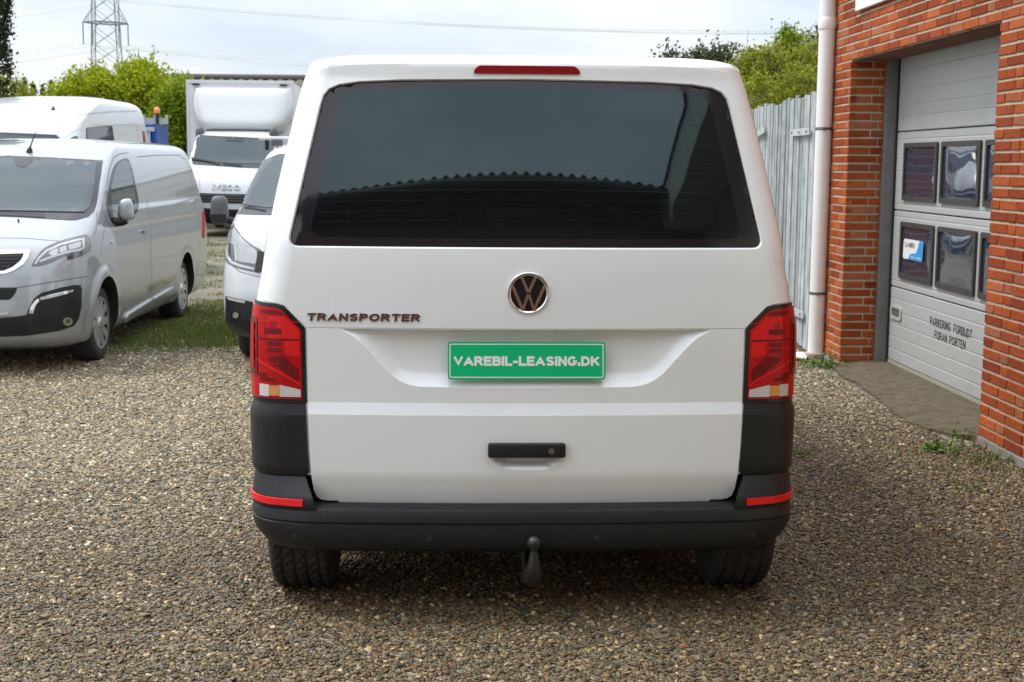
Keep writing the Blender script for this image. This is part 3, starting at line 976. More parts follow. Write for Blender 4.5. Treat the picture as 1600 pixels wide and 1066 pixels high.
TG = mirror_half([upright(*p) for p in tg_half])
REC_low = [(.648,1.0255),(.60,1.000),(.565,.968),(.525,.925),(.490,.884),(.465,.861),(.435,.842),(.400,.830),(.357,.825),(0,.824)]
def chaikin(L, n=2):
    for _ in range(n):
        o = [L[0]]
        for a, b in zip(L[:-1], L[1:]): o += [(a[0]*.75+b[0]*.25, a[1]*.75+b[1]*.25), (a[0]*.25+b[0]*.75, a[1]*.25+b[1]*.75)]
        L = o+[L[-1]]
    return L
REC_low = chaikin(REC_low)
REC = REC_low+[(-x, z) for x, z in REC_low[-2::-1]]
rec_line = REC
SCO_low = [(.134,.600),(.128,.580),(.104,.556),(.085,.541),(.066,.536),(0,.535)]
SCO_low = chaikin(SCO_low)
SCO = SCO_low+[(-x, z) for x, z in SCO_low[-2::-1]]
def poly_dist(p, line):
    return min(seg_dist(p, line[i], line[i+1]) for i in range(len(line)-1))
def tg_disp(x, z):
    if z > 1.2:
        return -0.010*min(1.0, poly_dist((x, z), G0c)/.0045) if inside(G0, x, z) or inside(shrunk_half, x, z) else 0.0
    if abs(z-1.0295) < 1e-4: return -0.005
    if z < 1.026 and inside(REC, x, z-1e-5):
        return -0.046*(1-math.exp(-poly_dist((x, z), rec_line)/0.042))
    if z >= .769: d = 0.0
    elif z >= .728: d = .017*(.769-z)/.041
    elif z >= .511: d = .017
    else: d = .017-.020*(.511-z)/.10
    if z < .61 and inside(SCO, x, z): d -= 0.032*sstep(poly_dist((x, z), SCO)/0.034)
    return d
shrunk_half = inset(G0, 0.0022); G0c = G0+[G0[0]]
ln = lambda z, x: ([(-x, z), (x, z)], False)
tgv, tgf = cdt(TG, 0.018, extra=[(G0, True), (REC, True), (SCO, True), ln(.769,.760), ln(.728,.759), ln(.511,.750), ln(1.0275,.7635), ln(1.0295,.764), ln(1.0315,.765)], holes=[G1], edge_res=0.012)
TV = np.array([(VX+x, VB.near(x, z)-0.004-tg_disp(x, z), z) for x, z in tgv])
a, b, c = tgf[0]
if np.cross(TV[b]-TV[a], TV[c]-TV[a])[1] > 0: tgf = [t[::-1] for t in tgf]
TN = np.tile(np.array((0, -1.0, 0)), (len(TV), 1))
V, F = skirt(TV, TN, tgf, 0.0, 0.014)
tailgate = build('tailgate', V, F, WHITE, van, True, 14)
TGi = shrink(TG, 0.03)
open_body(vbody, lambda p: p[1] < 5.0 and inside(TGi, p[0]-VX, p[2]))
mb = MB(); mb.box((VX-.70, 5.02, .35), (VX+.70, 5.04, 1.93))
mb.build('load_bay_screen', BLACKM, van)
# rear window: clear tinted middle with a printed border, one sheet
gv, gf = cdt(inset(G0, -0.010), 0.03, extra=[(GI, True)], edge_res=0.02)
GV = np.array([(VX+x, VB.near(x, z)+0.012, z) for x, z in gv])
a, b, c = gf[0]
if np.cross(GV[b]-GV[a], GV[c]-GV[a])[1] > 0: gf = [t[::-1] for t in gf]
fm = [0 if inside(GI, sum(gv[i][0] for i in t)/3, sum(gv[i][1] for i in t)/3) else 1 for t in gf]
build('rear_window', GV, gf, None, van, True, None, mats=[GLASSD, GLASSB], fmat=fm)
HEAT = mat('heating_wire', (0.022, 0.016, 0.012), 0.12, ior=1.7)
mb = MB()
for k in range(14):
    z0 = 1.37+k*0.0345
    hw = (.748-(z0-1.40)*.200)*.983-.006
    xs = np.linspace(-hw, hw, 40); hgt = 0.0005
    n0 = len(mb.v); vv = []; ff = []
    for x in xs:
        z = z0-0.012*(x/hw)**2
        vv += [(VX+x, VB.near(x, z)+0.0112, z-hgt), (VX+x, VB.near(x, z+2*hgt)+0.0112, z+hgt)]
    for i in range(len(xs)-1): ff.append((2*i, 2*i+2, 2*i+3, 2*i+1))
    mb.add(vv, ff)
mb.build('heating_wires', HEAT, van)
# brake light in the header
bl = rnd([(x_*.982, z_-.006) for x_, z_ in [(-.190,1.915),(.190,1.915),(.188,1.928),(.172,1.9425),(-.172,1.9425),(-.188,1.928)]], .008)
RUBL = mat('brake_light_lens', (0.24, 0.006, 0.010), 0.16, coat=0.8)
xz_patch('brake_light', VB, bl, RUBL, van, off=0.010, back=0.0, res=0.02)
# badge
def on_tail(x, z, d): return (VX+x, VB.near(x, z)-0.004-d, z)
ex, ez = .003, 1.154
mb = MB(); mb.lathe([(.0001,.004),(.064,.003),(.064,.0)], 48, on_tail(ex, ez, 0), (1,0,0), (0,0,1), (0,-1,0))
emblem = mb.build('emblem', BLACKG, van, True, 30)
mb = MB(); mb.lathe([(.074,-.002),(.0745,.004),(.071,.009),(.066,.010),(.062,.007),(.0615,.0)], 64, on_tail(ex, ez, 0), (1,0,0), (0,0,1), (0,-1,0))
mb.build('emblem_ring', CHROME, emblem, True, 30)
mb = MB()
def bar2(pts, w0, w1=None, d0=.003, d1=.0085):
    (xa, za), (xb, zb) = pts
    dx, dz = xb-xa, zb-za; L = math.hypot(dx, dz); nx, nz_ = -dz/L, dx/L
    V = []
    for d, k in ((d0, 1.0), (d1, .82)):
        V += [on_tail(ex+xa+nx*w0*k, ez+za+nz_*w0*k, d), on_tail(ex+xa-nx*w0*k, ez+za-nz_*w0*k, d), on_tail(ex+xb-nx*w0*k, ez+zb-nz_*w0*k, d), on_tail(ex+xb+nx*w0*k, ez+zb+nz_*w0*k, d)]
    mb.add(V, [(4,5,6,7),(0,1,5,4),(1,2,6,5),(2,3,7,6),(3,0,4,7)])
for sg in (-1, 1):
    bar2([(sg*.0245,.058),(sg*.0008,.004)], .0062)
    bar2([(sg*.0555,.027),(sg*.0195,-.057)], .0064)
    bar2([(sg*.0190,-.056),(sg*.0012,-.003)], .0058)
mb.build('emblem_letters', CHROME, emblem)
BADGE = mat('badge_chrome', (0.40, 0.37, 0.35), 0.12, metal=1.0)
sans('model_badge', 'TRANSPORTER', BADGE, van, lambda u, v, d: on_tail(-.566+u, 1.068+v, d), .392, .0265, t=.24, gap=.13, depth=0.005, shear=0.14)
# number plate with the dealer's name
def on_plate(u, v, d):
    return (VX-.001+u, 4.622+.010*(v/.064)-d, .919+v)
pp = rnd([(-.274,-.0645),(.274,-.0645),(.274,.0645),(-.274,.0645)], .010)
mb = MB(); mb.prism(pp, lambda u, v: on_plate(u, v, .004), lambda u, v: on_plate(u, v, .000))
plate = recalc(mb.build('dealer_plate', GREEN, van))
mb = MB()
o_ = rnd([(-.268,-.0585),(.268,-.0585),(.268,.0585),(-.268,.0585)], .006); i_ = rnd([(-.2645,-.055),(.2645,-.055),(.2645,.055),(-.2645,.055)], .004)
n = len(o_); mb.add([on_plate(u, v, .0048) for u, v in o_]+[on_plate(u, v, .0048) for u, v in i_], [(k, (k+1) % n, n+(k+1) % n, n+k) for k in range(n)])
mb.build('plate_border', PLWHITE, plate)
sans('plate_lettering', 'VAREBIL-LEASING.DK', PLWHITE, plate, lambda u, v, d: on_plate(u, v-.001, .0042+d), .510, .0335, t=.255, gap=.075, depth=0.0009)
# handle bar
mb = MB(); mb.box((VX-.135, 4.575, .5825), (VX+.136, 4.630, .632), .007)
handle = mb.build('tailgate_handle', BLACKG if False else BLACKP, van, True, 40)
mb = MB(); mb.lathe([(.0105,.0),(.0105,.003),(.008,.0035),(.0075,.002),(.001,.002)], 20, (VX+.086, 4.575, .607), (1,0,0), (0,0,1), (0,-1,0))
mb.box((VX+.0848, 4.5715, .602), (VX+.0872, 4.5735, .612))
mb.build('lock', STEEL, handle, True, 30)

# tail lamps
hous = [(.767,.764),(.769,.93),(.770,1.026),(.776,1.034),(.844,1.104),(.868,1.111),(1.10,1.124),(1.10,.772),(.95,.766)]
lens = rnd([(.783,.779),(.784,1.020),(.848,1.088),(.870,1.097),(1.088,1.110),(1.088,.785),(.95,.780)], .006)
H1 = wrap_patch('tail_lamp', VB, hous, BLACKG, van, off=.006, back=.006, res=.03)
def ribbed(m, sc, st):
    n = m.node_tree; b = n.nodes['Principled BSDF']
    t = n.nodes.new('ShaderNodeTexCoord'); w = n.nodes.new('ShaderNodeTexWave'); w.bands_direction = 'Z'; w.inputs['Scale'].default_value = sc
    w.inputs['Distortion'].default_value = 0.6
    n.links.new(t.outputs['Object'], w.inputs['Vector'])
    u = n.nodes.new('ShaderNodeBump'); u.inputs['Strength'].default_value = st; u.inputs['Distance'].default_value = 0.004
    n.links.new(w.outputs['Fac'], u.inputs['Height']); n.links.new(u.outputs['Normal'], b.inputs['Normal'])
ribbed(REDD, 110, 0.12); ribbed(REDB, 90, 0.14); ribbed(REDL, 140, 0.06); ribbed(ORANGE, 80, .25)
ribbed(CLEARL, 60, 0.3)
for sd_, par in ((1, H1[0]), (-1, H1[1])):
    S1 = dict(sides=(sd_,), parent=par, back=None, res=.03)
    wrap_patch('red_lens', VB, lens, REDL, off=.010, sides=(sd_,), parent=par, back=.004, res=.025)
    wrap_patch('reflector', VB, [(.790,.928),(.790,1.018),(.842,1.070),(.900,1.070),(.900,.990),(.846,.985),(.840,.935)], REDB, off=.0108, **S1)
    wrap_patch('reflector', VB, [(.790,.984),(.945,.986),(.945,.992),(.790,.990)], REDD, off=.0116, **S1)
    wrap_patch('dark_panel', VB, [(.792,.835),(.793,.882),(.846,.932),(.905,.922)], REDD, off=.0114, **S1)
    wrap_patch('dark_panel', VB, [(.856,.945),(.900,.945),(.900,.958),(.856,.958)], REDD, off=.0116, **S1)
    wrap_patch('dark_panel', VB, [(.856,.966),(.900,.966),(.900,.978),(.856,.978)], REDD, off=.0116, **S1)
    wrap_patch('dark_panel', VB, [(.852,1.006),(.912,1.006),(.912,1.026),(.852,1.026)], REDD, off=.0116, **S1)
    wrap_patch('dark_panel', VB, [(.845,1.074),(.93,1.078),(.93,1.090),(.866,1.088)], REDD, off=.0114, **S1)
    wrap_patch('dark_panel', VB, rnd([(.875,.842),(.935,.842),(.938,.868),(.915,.870),(.905,.856),(.878,.852)], .006), REDD, off=.0116, **S1)
    wrap_patch('reflector', VB, [(.790,.824),(.800,.834),(.945,.912),(.945,.920),(.910,.905),(.790,.838)], REDB, off=.0118, **S1)
    for zz_ in (.902, .872, .852, .958, .985, 1.010, 1.048):
        wrap_patch('lens_rib', VB, [(.790,zz_),(.940,zz_+.001),(.940,zz_+.0035),(.790,zz_+.0025)], REDB, off=.0112, **S1)
    wrap_patch('dark_panel', VB, [(.945,.86),(1.05,.86),(1.05,1.06),(.945,1.06)], REDD, off=.0125, **S1)
    wrap_patch('reflector', VB, [(.962,.88),(.985,.88),(.985,1.04),(.962,1.04)], REDL, off=.0145, **S1)
    wrap_patch('reversing_lens', VB, [(.787,.787),(.787,.812),(.830,.822),(.861,.829),(.861,.787)], CLEARL, off=.0125, sides=(sd_,), parent=par, back=.002, res=.02)
    wrap_patch('indicator_lens', VB, [(.862,.790),(.862,.826),(.897,.826),(.897,.790)], ORANGE, off=.0125, sides=(sd_,), parent=par, back=.002, res=.02)
    wrap_patch('indicator_lens', VB, [(.8975,.787),(.8975,.829),(.935,.829),(.935,.787)], CLEARL, off=.0125, sides=(sd_,), parent=par, back=.002, res=.02)

# black lower corner trims
def trim_off(s, z):
    if z > .762: return .002
    if z > .724: return .002+.014*(.762-z)/.038
    return .016 if z > .53 else .016-.010*(.53-z)/.03
trim = [(.772,.7625),(.768,.62),(.762,.52),(.772,.503),(.95,.500),(1.06,.500),(1.085,.515),(1.10,.54),(1.10,.7675)]
wrap_patch('corner_trim', VB, trim, BLACKP, van, back=.008, res=.03, extra=[([(.7725,.724),(1.098,.724)], False), ([(.770,.53),(1.09,.53)], False)], offf=trim_off, sharp=20)

# bumper swept round the corners
def sweep(name, prof, s0, s1, m, parent, both=True, ns=60, zbase=.55, caps=False, s0f=None):
    obs = []
    V = []; n = len(prof)
    ss = np.concatenate([-np.linspace(s1, s0, ns), np.linspace(s0, s1, ns)[1:]]) if both else np.linspace(s0, s1, ns)
    for sdd in ((1,) if both else (1, -1)):
        V = []
        for s in ss:
            for (z, o1, o2) in prof:
                sq = s
                if s0f is not None: sq = s0f(z)+(s-s0)/(s1-s0)*(s1-s0f(z))
                k = sstep((abs(sq)-.74)/.26)
                p, nn = wrap(VB, abs(sq), zbase, (1 if sq >= 0 else -1)*sdd)
                q = p+nn*(o1*(1-k)+o2*k); q[2] = z
                V.append(q)
        F = []
        for i in range(len(ss)-1):
            for k in range(n-1):
                a = i*n+k; F.append((a, a+n, a+n+1, a+1) if sdd > 0 else (a+1, a+n+1, a+n, a))
        if caps: F.append(tuple(range(n))); F.append(tuple((len(ss)-1)*n+k for k in range(n)))
        obs.append(build(name, V, F, m, parent, True, 32))
    return obs
bprof = [(.4075,-.03,-.03),(.4070,.010,-.005),(.404,.048,.004),(.397,.060,.011),(.380,.068,.015),(.357,.072,.018),(.354,.066,.013),(.3505,.066,.013),(.347,.073,.018),(.322,.076,.015),(.292,.073,.002),(.266,.063,-.020),(.248,.044,-.045),(.238,.015,-.075),(.238,-.10,-.16)]
bumper = sweep('rear_bumper', bprof, 0.0, 1.32, BLACKP, van)[0]
rprof = [(.508,-.006,-.004),(.503,.016,.005),(.472,.036,.010),(.444,.056,.014),(.434,.062,.016),(.404,.066,.018),(.392,.062,.014)]
s0f = lambda z: .728+.047*max(0, min(1, (z-.41)/.095))
rs_ = sweep('bumper_corner', rprof, .73, 1.32, BLACKP, van, both=False, ns=40, s0f=s0f, caps=True)
rfp = [(.4325,.063,.0175),(.4310,.068,.0215),(.4085,.0705,.0225),(.4070,.066,.018)]
for r_, sg in zip(rs_, (1, -1)):
    V = []; ss = np.linspace(.775, 1.14, 30); n = len(rfp)
    for s in ss:
        for (z, o1, o2) in rfp:
            k = sstep((s-.74)/.26); p, nn = wrap(VB, s, .55, sg); q = p+nn*(o1*(1-k)+o2*k); q[2] = z; V.append(q)
    F = [(i*n+k, (i+1)*n+k, (i+1)*n+k+1, i*n+k+1) for i in range(len(ss)-1) for k in range(n-1)]
    F += [tuple(range(n)), tuple((len(ss)-1)*n+k for k in range(n))]
    if sg < 0: F = [f[::-1] for f in F]
    build('side_reflector', V, F, REDB, r_, True, 30)
mb = MB()
for sx, zz in ((-.335,.300), (.245,.300), (-.80,.300), (.80,.300)):
    p, nn = wrap(VB, abs(sx), .55, 1 if sx > 0 else -1); k = sstep((abs(sx)-.74)/.26)
    q = p+nn*(.0735*(1-k)+.004*k); q[2] = zz
    t = np.cross(nn, (0,0,1.0))
    mb = MB(); mb.lathe([(.0115,0),(.0115,.002),(.009,.003),(.0001,.003)], 18, q, t, (0,0,1), nn)
    mb.build('parking_sensor', BLACKM, bumper, True, 30)

# tow bar
mb = MB()
bx = VX+.024
mb.lathe([(.0001,.0255),(.010,.0235),(.018,.018),(.0235,.010),(.0255,0),(.0235,-.010),(.019,-.017),(.0145,-.022),(.0135,-.03)], 24, (bx, 4.500, .3005), (1,0,0), (0,1,0), (0,0,1))
mb.build('tow_ball', mat('greased_steel', (.05,.05,.053), .35, metal=.6), van, True, 40)
mb = MB()
mb.tube([(bx,4.500,.272),(bx,4.500,.245),(bx+.001,4.501,.220),(bx,4.507,.190),(bx-.001,4.535,.165),(bx-.002,4.62,.158),(bx-.002,4.80,.170)], [.0135,.018,.024,.031,.034,.032,.03], 16)
mb.build('tow_hook', mat('black_steel', (.035,.035,.037), .38, metal=.4), van, True, 50)
# underside
mb = MB()
mb.box((VX-.80, 4.80, .255), (VX+.80, 9.0, .34)); mb.box((VX-.55, 4.76, .20), (VX+.55, 4.84, .28), .01)
mb.box((VX-.62, AX_R-.05, .26), (VX+.62, AX_R+.05, .34), .01); mb.box((VX-.10, 5.9, .19), (VX+.45, 6.9, .30), .02)
mb.build('underbody', BLACKM, van)
mb = MB(); mb.tube([(VX-.30,4.86,.235),(VX-.06,4.86,.235),(VX-.05,4.86,.235)], [.062,.062,.04], 18)
mb.tube([(VX-.11,4.72,.222),(VX-.11,4.92,.222)], .034, 16)
mb.build('exhaust', mat('exhaust_metal', (.05,.05,.05), .5, metal=.5), van, True, 40)
RUSTB = mat('rusty_bracket', (.12,.09,.065), .7, metal=.2)
for sx in (-1, 1):
    mb = MB(); mb.box((VX+sx*.655-.205, 4.70, .243), (VX+sx*.655+.205, 4.74, .258)); mb.build('bumper_bracket', RUSTB, van)
for sx in (-1, 1):
    wheel(VB, van, sx*.812, AX_R, WR, .225, sx, .20, 0, tread=True)
    wheel(VB, van, sx*.822, AX_F, WR, .215, sx, .20, 0)
# hidden flanks and front, simple but true
WINP = [(7.35,1.22),(8.35,1.22),(8.15,1.42),(7.72,1.74),(7.35,1.76)]
side_patch('side_window', VB, rnd(WINP, .06), GLASSW, van)
for sx in (-1, 1):
    mb = MB(); mb.box((VX+sx*1.00-.10, 8.22, 1.20), (VX+sx*1.00+.10, 8.30, 1.46), .03)
    mb.build('door_mirror', BLACKP, van, True, 40)

# ------------------------------------------------------------------ brick workshop on the right
WX = 3.03                                   # outer face of the brickwork
Y0, Y1 = 7.60, 10.50                        # door opening
YC = 11.02                                  # far corner
ZL = 2.405                                  # underside of the lintel course
CO = 0.0657                                 # course height
ZB = 0.0398
BRICK = ramp_mat('red_brick', [(0, (0.25,0.045,0.013)), (0.25, (0.34,0.066,0.018)), (0.5, (0.40,0.085,0.023)), (0.75, (0.46,0.110,0.030)), (0.93, (0.44,0.155,0.080)), (1.0, (0.30,0.075,0.040))],
                 rough=0.88, src='object', bump=(70, 0.5, 0.004), fine=(38, 0.74, 1.12, 'Position'), grime=(1.7, .70, 1.06, 'Position'), spec=0.2)
BRICKS = ramp_mat('red_brick_joined', [(0, (0.25,0.045,0.013)), (0.25, (0.34,0.066,0.018)), (0.5, (0.40,0.085,0.023)), (0.75, (0.46,0.110,0.030)), (1.0, (0.44,0.155,0.080))],
                 rough=0.88, src='island', bump=(70, 0.5, 0.004), fine=(38, 0.74, 1.12, 'Position'), grime=(1.7, .70, 1.06, 'Position'), spec=0.2)
MORTAR = mat('lime_mortar', (0.50, 0.44, 0.325), 0.95, noise=(9, 0.7, (0.38, 0.32, 0.235)), bump=(160, 0.6, 0.003))
CONC = mat('plinth_concrete', (0.27, 0.26, 0.24), 0.9, noise=(7, 0.8, (0.15, 0.15, 0.12)), bump=(80, 0.5, 0.004))
hall = thing('brick_building', 'red brick workshop on the right with a grey overhead door', 'building', (WX+.6, 9.0, 0))
mb = MB()
J = 0.007                                   # joints lie this far behind the brick faces
xm = WX+J
mb.box((xm, 4.0, ZB), (xm+.26, Y0-J, 4.3)); mb.box((xm, Y1+J, ZB), (xm+.26, YC-J, 4.3)); mb.box((xm, Y0-J, ZL+J), (xm+.26, Y1+J, 4.3))
mb.box((xm+.26, YC-.28, ZB), (xm+6, YC-J, 4.3))
mb.box((xm, -9.0, ZB), (xm+.26, 4.0, 4.3))
mb.build('wall', MORTAR, hall)
mb = MB(); mb.box((WX-.012, -9.0, -.05), (WX+.27, Y0-.01, ZB)); mb.box((WX-.012, Y1+.01, -.05), (WX+.30, YC+.012, ZB))
mb.build('plinth', CONC, hall)
# bricks: shared meshes with slightly broken arrises
def brick_mesh(L, seed):
    r = random.Random(seed); D = 0.05; H = CO-.0150; bvl = .0035
    def jit(a): return a+r.uniform(-.0015, .0015)
    V = []
    # local: u along the wall, w outward (towards -x), z up; face at w = 0
    for (u, z) in ((-L/2, -H/2), (L/2, -H/2), (L/2, H/2), (-L/2, H/2)): V.append((D, jit(u), jit(z)))
    for (u, z) in ((-L/2, -H/2), (L/2, -H/2), (L/2, H/2), (-L/2, H/2)): V.append((bvl, jit(u), jit(z)))
    for (u, z) in ((-L/2+bvl, -H/2+bvl), (L/2-bvl, -H/2+bvl), (L/2-bvl, H/2-bvl), (-L/2+bvl, H/2-bvl)): V.append((r.uniform(-.001, .001), jit(u), jit(z)))
    F = [(8,11,10,9)]
    for k in range(4):
        k2 = (k+1) % 4
        F += [(k, k2, k2+4, k+4)[::-1], (k+4, k2+4, k2+8, k+8)[::-1]]
    return V, F
BM = {}
def brick_data(L):
    key = (round(L, 3), random.randrange(5))
    if key not in BM:
        v, f = brick_mesh(key[0], hash(key) % 9999)
        me = bpy.data.meshes.new('brick'); me.from_pydata(v, [], f); me.materials.append(BRICK); me.update(); BM[key] = me
    return BM[key], key[0]
def seq(course):
    """monk bond: two stretchers, one header"""
    return [(.228, .228, .108), (.108, .228, .228), (.228, .108, .228)][(course*2) % 3] if course % 2 else [(.228, .108, .228), (.228, .228, .108), (.108, .228, .228)][course % 3]
single = []; joined = MB()
def lay(y_from, y_to, course, z, joinit=False, face='x', x0=0.0, pat=None, start=0.0):
    y = y_from; k = 0; S = pat or seq(course)
    first = start
    while y < y_to-.02:
        L = S[k % len(S)]
        if k == 0 and first: L = first
        L = min(L, y_to-y)
        if y_to-(y+L+.010) < .045: L = y_to-y
        c = y+L/2
        if face == 'x': single.append((joinit, L, (WX+random.uniform(-.002, .001), c, z), 0))
        else: single.append((joinit, L, (x0+c, Y1+random.uniform(-.001, .002), z), 1))
        y += L+.010; k += 1
nco = int((4.25-ZB)/CO)
for c in range(nco):
    z = ZB+CO*(c+.5)
    vis = z < 2.95
    st = [.228, .108, .168, .048, .108, .228][c % 6]
    if z < ZL-.01:
        lay(Y0-.60+.006*(c % 2), Y0, c, z, False, pat=seq(c)[::-1])
        lay(4.0, Y0-.612+.006*(c % 2), c, z, True, start=st)
        lay(Y1, YC, c, z, False, pat=((.228,.228) if c % 2 else (.108,.228,.108)))
        lay(0.0, .285, c, z, False, face='y', x0=WX, pat=((.168,.108) if c % 2 else (.228,.06)))
    else:
        lay(6.98, YC, c, z, not vis, start=st)
        lay(4.0, 6.968, c, z, True, start=st)
# the largest 300 in the photograph are parts of their own, the rest one joined part
def shown(b):
    j, L, p, r = b
    if j: return 1e9
    v = np.array(p)-CAM; d = v@C_F; px = 800+FPX*(v@C_R)/d; py = 533-FPX*(v@C_U)/d
    if px > 1625 or py < -15: return 1e6+d
    return d
order = sorted(single, key=shown)
parts, rest = order[:298], order[298:]
for j, L, p, r in parts:
    me, L = brick_data(L)
    o = bpy.data.objects.new('brick', me); COL.objects.link(o); o.parent = hall
    o.location = Vector(p)-Vector(ORIGIN[hall.name])
    if r: o.rotation_euler = (0, 0, math.pi/2)
    else: o.rotation_euler = (0, 0, 0)
for j, L, p, r in rest:
    v, f = brick_mesh(L, random.randrange(99999))
    if r: v = [(-b, a, c) for a, b, c in v]
    joined.add([(p[0]+a, p[1]+b, p[2]+c) for a, b, c in v], f)
joined.build('bricks', BRICKS, hall, kind='stuff')
# lintel soffit and back of the opening
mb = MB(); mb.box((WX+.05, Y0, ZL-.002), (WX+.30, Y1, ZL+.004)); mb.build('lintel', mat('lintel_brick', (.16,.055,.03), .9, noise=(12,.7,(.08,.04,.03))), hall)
mb = MB(); mb.box((WX+.30, Y0-.3, 0), (WX+.34, Y1+.3, .02)); 
# steel frame of the door
XD = 3.39
mb = MB(); mb.box((WX+.272, Y1-.075, .0), (WX+.275+.09, Y1+.05, 2.47)); mb.build('door_frame', GALV, hall)
mb = MB(); mb.box((XD-.012, Y1-.095, .0), (XD+.02, Y1-.07, 2.45)); mb.build('rubber_seal', BLACKM, hall)
mb = MB(); mb.box((WX+.272, Y0-.20, .0), (WX+.36, Y0-.02, 2.47)); mb.build('door_frame', GALV, hall)
# door sections
PANEL = mat('door_panel', (0.46, 0.465, 0.46), 0.42, metal=0.15, noise=(5, 0.5, (0.40, 0.405, 0.40)), bump=(240, 0.10, 0.002))
FRAMEP = mat('window_frame_plastic', (0.035, 0.032, 0.030), 0.55, noise=(25, .5, (.07,.06,.055)))
PANE = bpy.data.materials.new('acrylic_pane'); PANE.use_nodes = True
_n = PANE.node_tree; _b = _n.nodes['Principled BSDF']
_b.inputs['Base Color'].default_value = (0.030, 0.040, 0.065, 1); _b.inputs['Roughness'].default_value = 0.04; _b.inputs['IOR'].default_value = 2.7
def door_section(z0, z1, ribs):
    """profiled panel: shallow ribs across its whole width"""
    ys = (Y0-.12, Y1-.075)
    prof = [(z0+.004, .010), (z0+.010, 0)]
    for z in ribs: prof += [(z-.008, 0), (z-.002, .0022), (z+.002, .0022), (z+.008, 0)]
    prof += [(z1-.010, 0), (z1-.004, .010), (z1-.004, .04), (z0+.004, .04)]
    mb = MB(); n = len(prof)
    mb.add([(XD+d, ys[0], z) for z, d in prof]+[(XD+d, ys[1], z) for z, d in prof], [(k, n+k, n+(k+1) % n, (k+1) % n) for k in range(n)]+[tuple(range(n))[::-1], tuple(range(n, 2*n))])
    return mb.build('door_section', PANEL, hall)
SEC = [(.085,.665,(.18,.28,.378,.475,.575)), (.665,1.259,(.715,1.21)), (1.259,1.86,(1.31,1.395,1.56,1.65,1.80)), (1.86,2.46,(1.97,2.055,2.17,2.325))]
secs = [door_section(*q) for q in SEC]
mb = MB(); mb.box((XD-.004, Y0-.12, .045), (XD+.035, Y1-.075, .087)); mb.build('bottom_seal', mat('bottom_rail', (.36,.34,.28), .5, noise=(8,.6,(.25,.23,.18))), hall)
mb = MB(); mb.box((XD-.03, Y0-.12, .012), (XD+.035, Y1-.085, .046), .006); mb.build('rubber_strip', BLACKM, hall)
def pane_mat(seed):
    """bulging acrylic: a dark room behind, wavy sky and yard mirrored in front"""
    m = PANE.copy(); m.name = 'acrylic_pane'
    n = m.node_tree; b = n.nodes['Principled BSDF']
    t = n.nodes.new('ShaderNodeTexCoord'); z = n.nodes.new('ShaderNodeTexNoise'); z.noise_dimensions = '4D'; z.inputs['W'].default_value = seed
    z.inputs['Scale'].default_value = 2.6; z.inputs['Detail'].default_value = 1
    n.links.new(t.outputs['Object'], z.inputs['Vector'])
    u = n.nodes.new('ShaderNodeBump'); u.inputs['Strength'].default_value = 1.0; u.inputs['Distance'].default_value = 0.012
    n.links.new(z.outputs['Fac'], u.inputs['Height']); n.links.new(u.outputs['Normal'], b.inputs['Normal'])
    return m
k = 0
for sec, z0, z1 in ((secs[1], .748, 1.178), (secs[2], 1.340, 1.770)):
    for y1 in (10.205, 9.405, 8.605):
        y0 = y1-.722; k += 1
        mb = MB(); fr = .034
        o_ = rnd([(y0,z0),(y1,z0),(y1,z1),(y0,z1)], .02); i_ = rnd([(y0+fr,z0+fr),(y1-fr,z0+fr),(y1-fr,z1-fr),(y0+fr,z1-fr)], .02)
        n = len(o_)
        lv = [[(XD+.003, u, v) for u, v in o_], [(XD-.018, u+(.004 if u < (y0+y1)/2 else -.004), v) for u, v in o_], [(XD-.018, u, v) for u, v in i_], [(XD-.004, u, v) for u, v in i_]]
        for q in lv: mb.v += q
        for a in range(3):
            for c in range(n): mb.f.append((a*n+c, a*n+(c+1) % n, (a+1)*n+(c+1) % n, (a+1)*n+c))
        recalc(mb.build('window_frame', FRAMEP, sec, True, 30))
        # bulged pane
        mb = MB(); NU = 20; r_ = random.Random(k*7)
        ph = [r_.uniform(0, 6.28) for _ in range(4)]
        for a in range(NU+1):
            for c in range(NU+1):
                s_, t_ = a/NU, c/NU
                e = (math.sin(math.pi*s_)*math.sin(math.pi*t_))**.6
                bul = .007*e*(0.9+.30*math.sin(2.6*s_+ph[0])*math.cos(3.0*t_+ph[1]))
                mb.v.append((XD-.004-bul, y0+fr*.8+(y1-y0-1.6*fr)*s_, z0+fr*.8+(z1-z0-1.6*fr)*t_))
        for a in range(NU):
            for c in range(NU):
                q = a*(NU+1)+c; mb.f.append((q, q+1, q+NU+2, q+NU+1))
        build('window_pane', mb.v, mb.f, pane_mat(k*1.7), sec, True)
# sticker on the lower left pane
def on_door(u, v, d): return (XD-.022-d, 10.205-u, v)
STW = mat('sticker_white', (.74,.75,.74), .4); STB = mat('sticker_blue', (.02,.30,.66), .4)
sticker = tag(build('sticker', *(lambda p: ([on_door(u, v, .002) for u, v in p], [tuple(range(len(p)))[::-1]]))(rnd([(.115,.905),(.545,.905),(.555,1.055),(.125,1.055)], .03)), STW, None), 'small white and blue sticker on the lower left door window', 'sticker')
bl_ = [(.235,.906),(.525,.906),(.543,.93),(.552,1.03),(.535,1.054),(.480,1.054),(.458,1.03),(.435,.985),(.400,.958),(.32,.952),(.275,.942)]
build('blue_swoosh', [on_door(u, v, .0026) for u, v in bl_], [tuple(range(len(bl_)))[::-1]], STB, sticker)
sans('sticker_lettering', 'EJ-HØRD', BLACKM, sticker, lambda u, v, d: on_door(.265+u, 1.012+v, .0026+d), .215, .040, t=.14, gap=.1, depth=.0004)
lettering('sticker_lettering', 'SERVICE - CENTER', STW, sticker, lambda u, v, d: on_door(.405+u, .926+v, .0032+d), .21, .014, bold=.02, depth=.0004)
